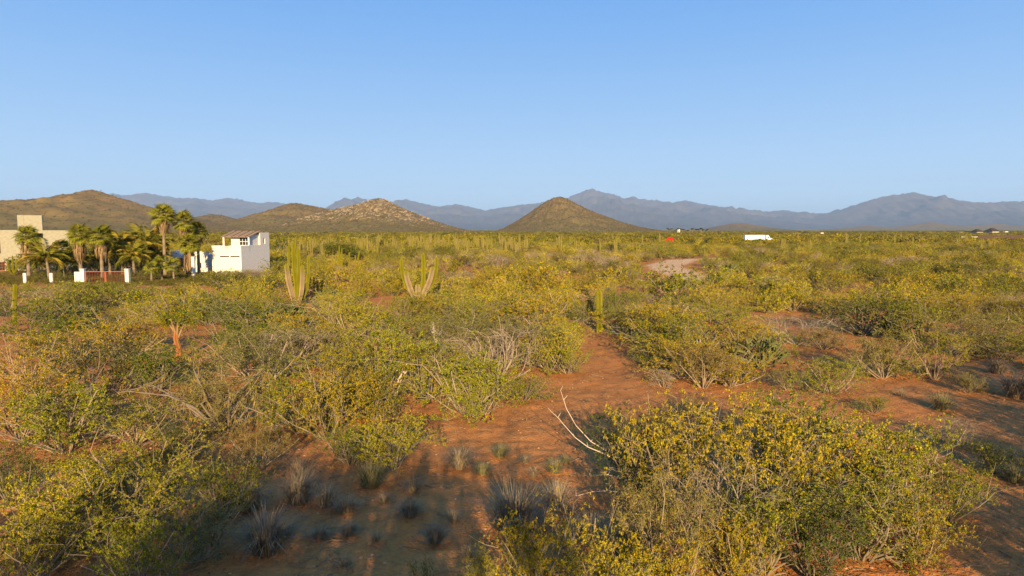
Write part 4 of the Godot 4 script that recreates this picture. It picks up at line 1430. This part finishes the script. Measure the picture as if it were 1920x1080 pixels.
func build_cacti() -> void:
	rng.seed = 5
	var b := spot(1124, 622)
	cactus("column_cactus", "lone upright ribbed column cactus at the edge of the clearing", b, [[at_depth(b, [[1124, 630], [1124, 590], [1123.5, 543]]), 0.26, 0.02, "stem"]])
	b = spot(785, 574)
	cactus("cardon_cactus", "cardon with corky forked trunk and two raised arms, centre left", b, [
		[at_depth(b, [[784, 580], [784, 558], [783, 532]]), 0.29, 0.9, "trunk"],
		[at_depth(b, [[783, 570], [772, 548, 0.1], [764, 525, 0.2], [761, 509, 0.2]]), 0.27, 0.85],
		[at_depth(b, [[785, 568], [796, 548], [806, 525], [812, 499]]), 0.29, 0.9],
		[at_depth(b, [[786, 562, -0.3], [793, 535, -0.4], [794, 505, -0.4], [793, 474, -0.4]]), 0.23, 0.2],
		[at_depth(b, [[782, 562, -0.3], [764, 540, -0.3], [755, 515, -0.3], [752, 484, -0.3]]), 0.19, 0.25],
		[at_depth(b, [[788, 562, -0.4], [808, 535, -0.4], [817, 510, -0.4], [819, 482, -0.4]]), 0.20, 0.25],
		])
	b = spot(556, 570)
	cactus("cardon_cactus", "cardon cluster of close green columns and two corky broken arms", b, [
		[at_depth(b, [[554, 578], [548, 552], [541, 525], [537, 494]]), 0.30, 0.85],
		[at_depth(b, [[556, 575], [555, 535, -0.2], [551, 495, -0.2], [550, 452, -0.2]]), 0.22, 0.1],
		[at_depth(b, [[557, 575, -0.1], [559, 540, -0.3], [560, 505, -0.3], [559, 462, -0.3]]), 0.2, 0.08],
		[at_depth(b, [[559, 573], [565, 550, 0.3], [567, 525, 0.3], [567, 497, 0.3]]), 0.24, 0.85],
		[at_depth(b, [[558, 572, -0.2], [573, 548, -0.3], [578, 515, -0.3], [578, 478, -0.3]]), 0.18, 0.15],
		[at_depth(b, [[553, 572, -0.5], [545, 545, -0.6], [542, 505, -0.6], [542, 456, -0.6]]), 0.16, 0.7]])
	b = spot(28, 612)
	cactus("column_cactus", "single dark green column cactus among shrubs at the left edge", b, [[at_depth(b, [[28, 620], [28, 570], [29, 532]]), 0.17, 0.02, "stem"]])
	b = spot(652, 507)
	cactus("pitaya_cactus", "thin-stemmed pitaya cactus of several spikes before the round dark tree", b, [
		[at_depth(b, [[640, 510], [635, 490], [633, 470]]), 0.13, 0.05, "stem"], [at_depth(b, [[642, 510], [637, 485], [636, 460]]), 0.14, 0.05, "stem"],
		[at_depth(b, [[644, 510], [641, 490], [641, 465]]), 0.13, 0.05, "stem"], [at_depth(b, [[652, 512], [655, 495], [655, 473]]), 0.15, 0.05, "stem"],
		[at_depth(b, [[660, 512], [666, 498], [666, 478]]), 0.12, 0.05, "stem"], [at_depth(b, [[655, 515], [668, 498], [674, 470]]), 0.17, 0.5, "stem"]])
	b = place(20, 430, 93) * Vector3(1, 0, 1)
	cactus("garden_cactus", "branched green cactus before the cream house's red window", b, [
		[[Vector3(0, 0, 0), Vector3(0, 1.2, 0), Vector3(0, 2.9, 0)], 0.17, 0.1, "stem"], [[Vector3(0, 0.4, 0), Vector3(-0.6, 1.0, 0), Vector3(-0.7, 2.3, 0)], 0.15, 0.05, "stem"],
		[[Vector3(0, 0.5, 0), Vector3(0.5, 1.1, 0.1), Vector3(0.6, 2.5, 0.1)], 0.15, 0.05, "stem"], [[Vector3(0, 0.3, 0.1), Vector3(-0.2, 1.0, 0.5), Vector3(-0.3, 1.9, 0.6)], 0.14, 0.05, "stem"]])
	# far cardons: each a small group of columns
	var kinds := []
	for k in 5:
		rng.seed = 400 + k
		var sh := Shape.new()
		for i in 3 + k:
			var a := rng.randf() * TAU
			var out := rng.randf_range(0.1, 0.8)
			var h := rng.randf_range(2.6, 4.8)
			var o := column([Vector3(0, -0.3, 0), Vector3(cos(a) * out * 0.8, h * 0.35, sin(a) * out * 0.8), Vector3(cos(a) * out, h, sin(a) * out)], 0.17, 0.1, 10, CACTUS_GREEN.lerp(CACTUS_BARK, rng.randf() * 0.6))
			sh = joined(sh, o)
		kinds.append(sh.mesh())
	rng.seed = 410
	var zones := [[505, 690, 150, 230, 34, "far cardon behind the cardon cluster"], [680, 990, 165, 270, 84, "far cardon in the stand below the rocky hill"], [1040, 1240, 150, 330, 16, "far cardon on the plain left of the red board"], [1440, 1900, 170, 420, 26, "far cardon dotted over the plain right of the truck"]]
	for zn in zones:
		for i in zn[4]:
			var d := rng.randf_range(zn[2], zn[3])
			var p := place(rng.randf_range(zn[0], zn[1]), 430, d)
			var o := part("far_cardon", kinds[i % 5], M.cactus, self)
			o.position = Vector3(p.x, 0, p.z)
			o.rotation.y = rng.randf() * TAU
			o.scale = Vector3(1, rng.randf_range(0.8, 1.2), 1)
			var part_of := clampi(int((seen_at(p).x - zn[0]) / (zn[1] - zn[0]) * 4.0), 0, 3)
			var depth_of := "nearer" if d < (zn[2] + zn[3]) / 2.0 else "farther"
			tag(o, "%s, %s, %s row" % [zn[5], ["left end", "left of middle", "right of middle", "right end"][part_of], depth_of], "cactus", zn[5].replace("far cardon", "cardons"))
	# the round dark tree
	rng.seed = 12
	var tr := thing("round_tree", "broad dark green round tree rising above the scrub, left of centre", "tree", place(637, 430, 135) * Vector3(1, 0, 1))
	var tw := Shape.new()
	var tl := Shape.new()
	for i in 6:
		var a := i * 1.05
		tw.path([Vector3(0, -0.3, 0), Vector3(cos(a) * 0.4, 1.2, sin(a) * 0.4), Vector3(cos(a) * 1.6, 2.6, sin(a) * 1.6), Vector3(cos(a) * 3.0, 3.8, sin(a) * 2.6)], [0.2, 0.17, 0.11, 0.04], 7, Color(0.15, 0.11, 0.08))
	for i in 34:
		var a := rng.randf() * TAU
		var ro := sqrt(rng.randf()) * 3.4
		var c := Vector3(cos(a) * ro, 2.4 + rng.randf_range(-1.2, 2.4) * (1.15 - ro / 4.6), sin(a) * ro * 0.9)
		for k in 190:
			var d := rand_dir()
			tl.leaf(c + Vector3(d.x, d.y * 0.7, d.z) * rng.randf_range(0.5, 1.1), rand_dir(), (d + Vector3(0, 0.4, 0)).normalized(), rng.randf_range(0.1, 0.22), 0.4, leaf_color("dark"))
	part("trunk", tw, M.stem, tr)
	part("crown", tl, M.leaf, tr)
	var tr2 := shrub("dark", place(524, 430, 150) * Vector3(1, 0, 1), 6.0, 5.2, false)
	wording.pop_back()
	tr2.name = numbered("round_tree")
	tag(tr2, "small dark green tree just behind the white house", "tree")
	tr2.remove_meta("group")
	# the tree with orange bark
	b = spot(335, 676)
	var ot := thing("torote_tree", "small tree with flaking orange-red trunk among green shrubs", "tree", b)
	var bark := Color(0.33, 0.13, 0.05)
	var ts := Shape.new()
	var lf := Shape.new()
	ts.path([Vector3(0, -0.2, 0), Vector3(0.02, 0.5, 0), Vector3(-0.08, 1.1, 0.05), Vector3(-0.02, 1.7, 0)], [0.19, 0.15, 0.14, 0.12], 9, bark, 0.12)
	for i in 7:
		var a := i * 0.95
		var m := Vector3(cos(a) * 0.4, 1.9 + 0.15 * (i % 3), sin(a) * 0.4)
		var e := Vector3(cos(a) * 1.0, 2.15 + 0.2 * (i % 2), sin(a) * 1.0)
		ts.path([Vector3(-0.04, 1.0 + 0.1 * i, 0), m, e], [0.07, 0.05, 0.02], 6, Color(0.26, 0.17, 0.09))
		for k in 520:
			lf.leaf(m.lerp(e, rng.randf()) + rand_dir() * rng.randf() * 0.45, rand_dir(), (rand_dir() + Vector3.UP).normalized(), rng.randf_range(0.04, 0.09), 0.35, leaf_color("green"))
	part("trunk", ts, M.stem, ot)
	part("crown", lf, M.leaf, ot)
	# the dry leaning tree hung with lichen
	b = spot(420, 815)
	var dt := thing("dry_leaning_tree", "leaning dry tree with arching grey limbs and hanging yellow lichen", "tree", b)
	ts = Shape.new()
	lf = Shape.new()
	var limbs := [[[430, 825], [385, 770], [345, 742], [290, 722], [230, 735]], [[430, 825], [380, 760], [330, 735], [250, 728], [180, 748]], [[425, 820], [390, 750], [420, 725], [455, 770], [470, 800]], [[425, 815], [400, 740], [370, 690], [395, 660]], [[430, 815], [440, 745], [480, 700], [520, 690]], [[420, 810], [352, 760], [318, 775], [305, 830]], [[432, 812], [470, 760], [505, 790], [518, 840]]]
	for l in limbs:
		var pts := at_depth(b, l)
		for i in pts.size():
			pts[i].z += 0.5 * sin(i * 1.7 + pts[i].x)
		var rr := []
		for i in pts.size():
			rr.append(lerpf(0.048, 0.010, float(i) / (pts.size() - 1)))
		ts.path(pts, rr, 6, Color(0.17, 0.135, 0.095))
		for i in range(1, pts.size()):
			for k in 6:
				var p: Vector3 = pts[i - 1].lerp(pts[i], rng.randf())
				var tip := p + rand_dir() * 0.7
				ts.tube(p, tip, 0.009, 0.003, 3, Color(0.22, 0.17, 0.11))
				if rng.randf() < 0.45:
					for q in 34:
						var s := p.lerp(tip, rng.randf())
						lf.leaf(s, (Vector3(0, -1, 0) + rand_dir() * 0.45).normalized(), rand_dir(), rng.randf_range(0.07, 0.22), 0.06, Color(0.24, 0.175, 0.05) * rng.randf_range(0.7, 1.2))
	part("limbs", ts, M.stem, dt)
	part("lichen", lf, M.leaf, dt)
	# pale gnarled stumps
	for k in [[735, 748, 1.0, "pale gnarled stump with round burl under a bright shrub"], [822, 648, 0.8, "pale bent stump by the sandy gap, behind the bright shrubs"]]:
		b = spot(k[0], k[1])
		var st := thing("stump", k[3], "stump", b)
		ts = Shape.new()
		for i in 9:
			var a := i * 0.7 + rng.randf()
			var o := Vector3(cos(a), 0, sin(a))
			ts.path([o * 0.05 + Vector3(0, -0.1, 0), o * 0.18 + Vector3(0, 0.35, 0), o * 0.38 + Vector3(0, 0.75 + rng.randf() * 0.3, 0), o * 0.5 + Vector3(0.1, 1.1 + rng.randf() * 0.4, 0)], [0.1 * k[2], 0.085 * k[2], 0.06 * k[2], 0.02], 7, Color(0.48, 0.40, 0.29) * rng.randf_range(0.8, 1.15))
		part("wood", ts, M.stem, st)
		if k[2] == 1.0:
			ts = Shape.new()
			ts.path([Vector3(0.05, 0.35, 0.35), Vector3(0.05, 0.45, 0.37), Vector3(0.05, 0.62, 0.4), Vector3(0.05, 0.8, 0.38), Vector3(0.05, 0.9, 0.35)], [0.06, 0.2, 0.25, 0.19, 0.05], 12, Color(0.38, 0.23, 0.09))
			part("burl", ts, M.stem, st)
	# cholla
	var ch := [cholla_shape(601).mesh(), cholla_shape(602).mesh()]
	rng.seed = 13
	for k in [[1425, 690, 1.0], [540, 625, 1.2], [500, 632, 1.0], [815, 690, 0.9], [150, 610, 1.0], [1680, 640, 1.0], [1370, 520, 1.3], [620, 575, 1.1]]:
		var o := part("cholla_cactus", ch[rng.randi() % 2], M.cactus, self)
		o.position = spot(k[0], k[1])
		o.rotation.y = rng.randf() * TAU
		o.scale = Vector3.ONE * k[2] * 1.15
		o.set_meta("category", "cactus")
		o.set_meta("group", "cholla cacti among the shrubs")
		wording.append([o, "low tangled grey-green cholla cactus"])
	# the long bare branches that reach out of the dark shrub at the lower right
	var host: Node3D = first_near[1]
	for l in [[[1250, 930, 0.0], [1215, 900, 0.1], [1185, 880, 0.2], [1145, 850, 0.3], [1108, 828, 0.3], [1080, 798, 0.3], [1062, 766, 0.3], [1057, 750, 0.3], [1051, 732, 0.3]], [[1250, 935, 0.3], [1200, 895, 0.5], [1172, 875, 0.6], [1138, 853, 0.6], [1102, 838, 0.7], [1078, 820, 0.7], [1057, 796, 0.7], [1046, 783, 0.7], [1034, 772, 0.7]], [[1240, 940, 0.8], [1180, 925, 1.0], [1140, 920, 1.2], [1110, 922, 1.2], [1080, 930, 1.2]], [[1240, 960, 0.8], [1170, 968, 1.2], [1130, 969, 1.4], [1105, 964, 1.4], [1075, 955, 1.4]], [[1235, 950, 0.8], [1190, 905, 1.0], [1140, 890, 1.1], [1105, 892, 1.1]]]:
		ts = Shape.new()
		var pts := []
		for p in l:
			pts.append(place(p[0], p[1], 17.0 - p[2]))
		var rr := []
		for i in pts.size():
			rr.append(lerpf(0.017, 0.005, float(i) / (pts.size() - 1)))
		ts.path(pts, rr, 6, Color(0.55, 0.43, 0.33))
		for i in range(2, pts.size()):
			if rng.randf() < 0.6:
				ts.tube(pts[i], pts[i] + Vector3(rng.randf_range(-0.1, 0.1), 0.12, rng.randf_range(-0.1, 0.1)), 0.008, 0.004, 4, Color(0.5, 0.4, 0.3))
		var o := part("bare_branch", ts, M.stem, host)
		o.transform = host.transform.affine_inverse()
	# grass tufts on the sand
	var tm := [tuft_shape(701, Color(0.20, 0.16, 0.115)).mesh(), tuft_shape(702, Color(0.26, 0.20, 0.13)).mesh(), tuft_shape(703, Color(0.20, 0.19, 0.08)).mesh(), tuft_shape(704, Color(0.25, 0.19, 0.12), 150).mesh()]
	rng.seed = 14
	for k in [[965, 1000, 115, 0], [1045, 960, 70, 1], [560, 945, 70, 0], [500, 1040, 100, 0], [650, 965, 42, 1], [612, 952, 50, 1], [695, 915, 62, 2], [775, 925, 42, 3], [862, 878, 52, 0], [905, 892, 32, 2], [938, 858, 32, 2], [1040, 888, 34, 2], [655, 1008, 36, 0],
			[600, 1015, 34, 1], [704, 1018, 30, 3], [770, 972, 44, 0], [850, 982, 36, 3], [816, 1020, 46, 0], [645, 1065, 34, 3], [1105, 1020, 70, 1], [1765, 768, 40, 2], [1905, 745, 60, 1], [1870, 705, 40, 0], [1185, 1050, 90, 0], [560, 900, 50, 3],
			[1000, 895, 28, 3], [540, 1010, 40, 3], [470, 960, 60, 1], [720, 945, 30, 3], [880, 1045, 30, 3], [1745, 705, 36, 1], [1840, 735, 30, 0], [1900, 905, 40, 2], [1060, 870, 22, 2], [985, 870, 22, 1], [1690, 745, 26, 3]]:
		var p := spot(k[0], k[1])
		var h: float = k[2] * -p.z / LENS
		var o := part("grass_tuft", tm[k[3]], M.stem, self)
		o.position = p
		o.rotation.y = rng.randf() * TAU
		o.scale = Vector3(h * 1.25, h, h * 1.25)
		o.set_meta("category", "grass")
		o.set_meta("group", "grass tufts on the sand")
		wording.append([o, ["thick grey dry grass tuft", "tan dry grass tuft", "greenish grass tuft", "sparse thin grass tuft"][k[3]]])

func build_ground_litter() -> void:
	rng.seed = 99
	var twig := Shape.new()
	twig.tube(Vector3(-0.14, 0.008, 0), Vector3(0.0, 0.02, 0.02), 0.006, 0.005, 4, Color.WHITE)
	twig.tube(Vector3(0.0, 0.02, 0.02), Vector3(0.13, 0.01, -0.02), 0.005, 0.002, 4, Color.WHITE)
	twig.tube(Vector3(0.0, 0.02, 0.02), Vector3(0.06, 0.05, 0.08), 0.004, 0.002, 4, Color.WHITE)
	var stone := Shape.new()
	for i in 6:
		var a := TAU * i / 6
		var b := TAU * (i + 1) / 6
		stone.quad(Vector3(cos(a), 0, sin(a)), Vector3(cos(b), 0, sin(b)), Vector3(cos(b) * 0.6, 0.5, sin(b) * 0.6), Vector3(cos(a) * 0.6, 0.5, sin(a) * 0.6), Color.WHITE)
		stone.tri(Vector3(cos(a) * 0.6, 0.5, sin(a) * 0.6), Vector3(cos(b) * 0.6, 0.5, sin(b) * 0.6), Vector3(0.1, 0.62, 0), Color.WHITE)
	var sprig := tuft_shape(705, Color(1, 1, 1), 22)
	var ll := Shape.new()
	ll.leaf(Vector3(-0.5, 0.05, 0), Vector3(1, 0.12, 0).normalized(), Vector3(0, 1, 0), 1.0, 0.36, Color.WHITE)
	var lx := []
	var lc := []
	for e in wording:
		var o: Node3D = e[0]
		if o.position.z < -50.0 or o.position.z > -8.0 or not o.has_meta("group") or o.get_child_count() == 0:
			continue
		for i in 170:
			var a := rng.randf() * TAU
			var rr := absf(rng.randfn()) * 0.75 * o.scale.x + 0.2
			var x := o.position.x + cos(a) * rr * 1.4
			var z := o.position.z + sin(a) * rr * 1.4
			var y := land(x, z) + n_mid.get_noise_2d(x, z) * 0.09 + n_rip.get_noise_2d(x * 0.45, z) * 0.04
			var sc := rng.randf_range(0.03, 0.075)
			lx.append(Transform3D((Basis(Vector3.UP, rng.randf() * TAU) * Basis(Vector3.RIGHT, rng.randf_range(-0.5, 0.5))).scaled(Vector3.ONE * sc), Vector3(x, y + 0.01, z)))
			lc.append([Color(0.26, 0.15, 0.06), Color(0.17, 0.10, 0.05), Color(0.34, 0.22, 0.06)][rng.randi() % 3] * rng.randf_range(0.6, 1.2))
	scatter("leaf_litter", ll.mesh(), M.scrub, lx, lc)
	var gx := []
	var gc := []
	while gx.size() < 2600:
		var p := place(rng.randf_range(-40, 395), 430, rng.randf_range(77, 100)) * Vector3(1, 0, 1)
		var sc := rng.randf_range(0.25, 0.7)
		gx.append(Transform3D(Basis(Vector3.UP, rng.randf() * TAU).scaled(Vector3(sc * 1.6, sc, sc * 1.6)), p))
		gc.append(Color(0.22, 0.18, 0.04).lerp(Color(0.12, 0.125, 0.025), rng.randf()) * rng.randf_range(0.7, 1.3))
	scatter("garden_undergrowth", tuft_shape(706, Color(1, 1, 1), 60).mesh(), M.scrub, gx, gc)
	var sets := [[twig, "fallen_twigs", 9000, Color(0.24, 0.16, 0.10), 0.5, 1.7], [stone, "pebbles", 6000, Color(0.36, 0.19, 0.10), 0.01, 0.045], [sprig, "dry_sprigs", 4200, Color(0.27, 0.20, 0.09), 0.06, 0.22]]
	for s in sets:
		var xf := []
		var cols := []
		for i in s[2]:
			var d := 10.0 + 52.0 * pow(rng.randf(), 1.3)
			var x := rng.randf_range(-0.85, 0.85) * d
			var clump_ := n_col.get_noise_2d(x * 3.0 + 90.0, d * 3.0)
			if clump_ < rng.randf_range(-0.5, 0.25):
				continue
			var sc := rng.randf_range(s[4], s[5])
			var y := land(x, -d) + n_mid.get_noise_2d(x, -d) * 0.09 + n_rip.get_noise_2d(x * 0.45, -d) * 0.04
			xf.append(Transform3D(Basis(Vector3.UP, rng.randf() * TAU).scaled(Vector3.ONE * sc), Vector3(x, y, -d)))
			cols.append(s[3] * rng.randf_range(0.6, 1.4))
		scatter(s[1], s[0].mesh(), M.scrub, xf, cols)
	marks = [["the lone column cactus", Vector2(1124, 600)], ["the two-armed cardon", Vector2(785, 545)], ["the clustered cardon", Vector2(556, 540)], ["the left edge cactus", Vector2(28, 575)], ["the red gate", Vector2(195, 535)], ["the white house", Vector2(450, 510)],
		["the dirt road bend", Vector2(1245, 510)], ["the sandy strip right of the road", Vector2(1410, 535)], ["the orange-barked tree", Vector2(335, 640)], ["the lichen-hung tree", Vector2(400, 760)], ["the gnarled stump", Vector2(735, 720)], ["the bent stump", Vector2(822, 640)],
		["the tips of the bare branches", Vector2(1050, 750)], ["the big grey tuft", Vector2(965, 940)], ["the picture's bottom left corner", Vector2(0, 1080)], ["the picture's bottom right corner", Vector2(1920, 1080)], ["the picture's bottom centre", Vector2(960, 1080)], ["the right edge at mid height", Vector2(1920, 620)],
		["the middle of the lower right thicket", Vector2(1450, 900)], ["the sandy clearing", Vector2(1180, 690)], ["the left edge at lower third", Vector2(0, 760)], ["the golden shrub at far right", Vector2(1755, 650)], ["the bare twiggy shrub right of the clearing", Vector2(1500, 620)], ["the bare shrub on the lower right sand", Vector2(1785, 815)], ["the bottom left golden shrub", Vector2(250, 930)]]
	write_labels()
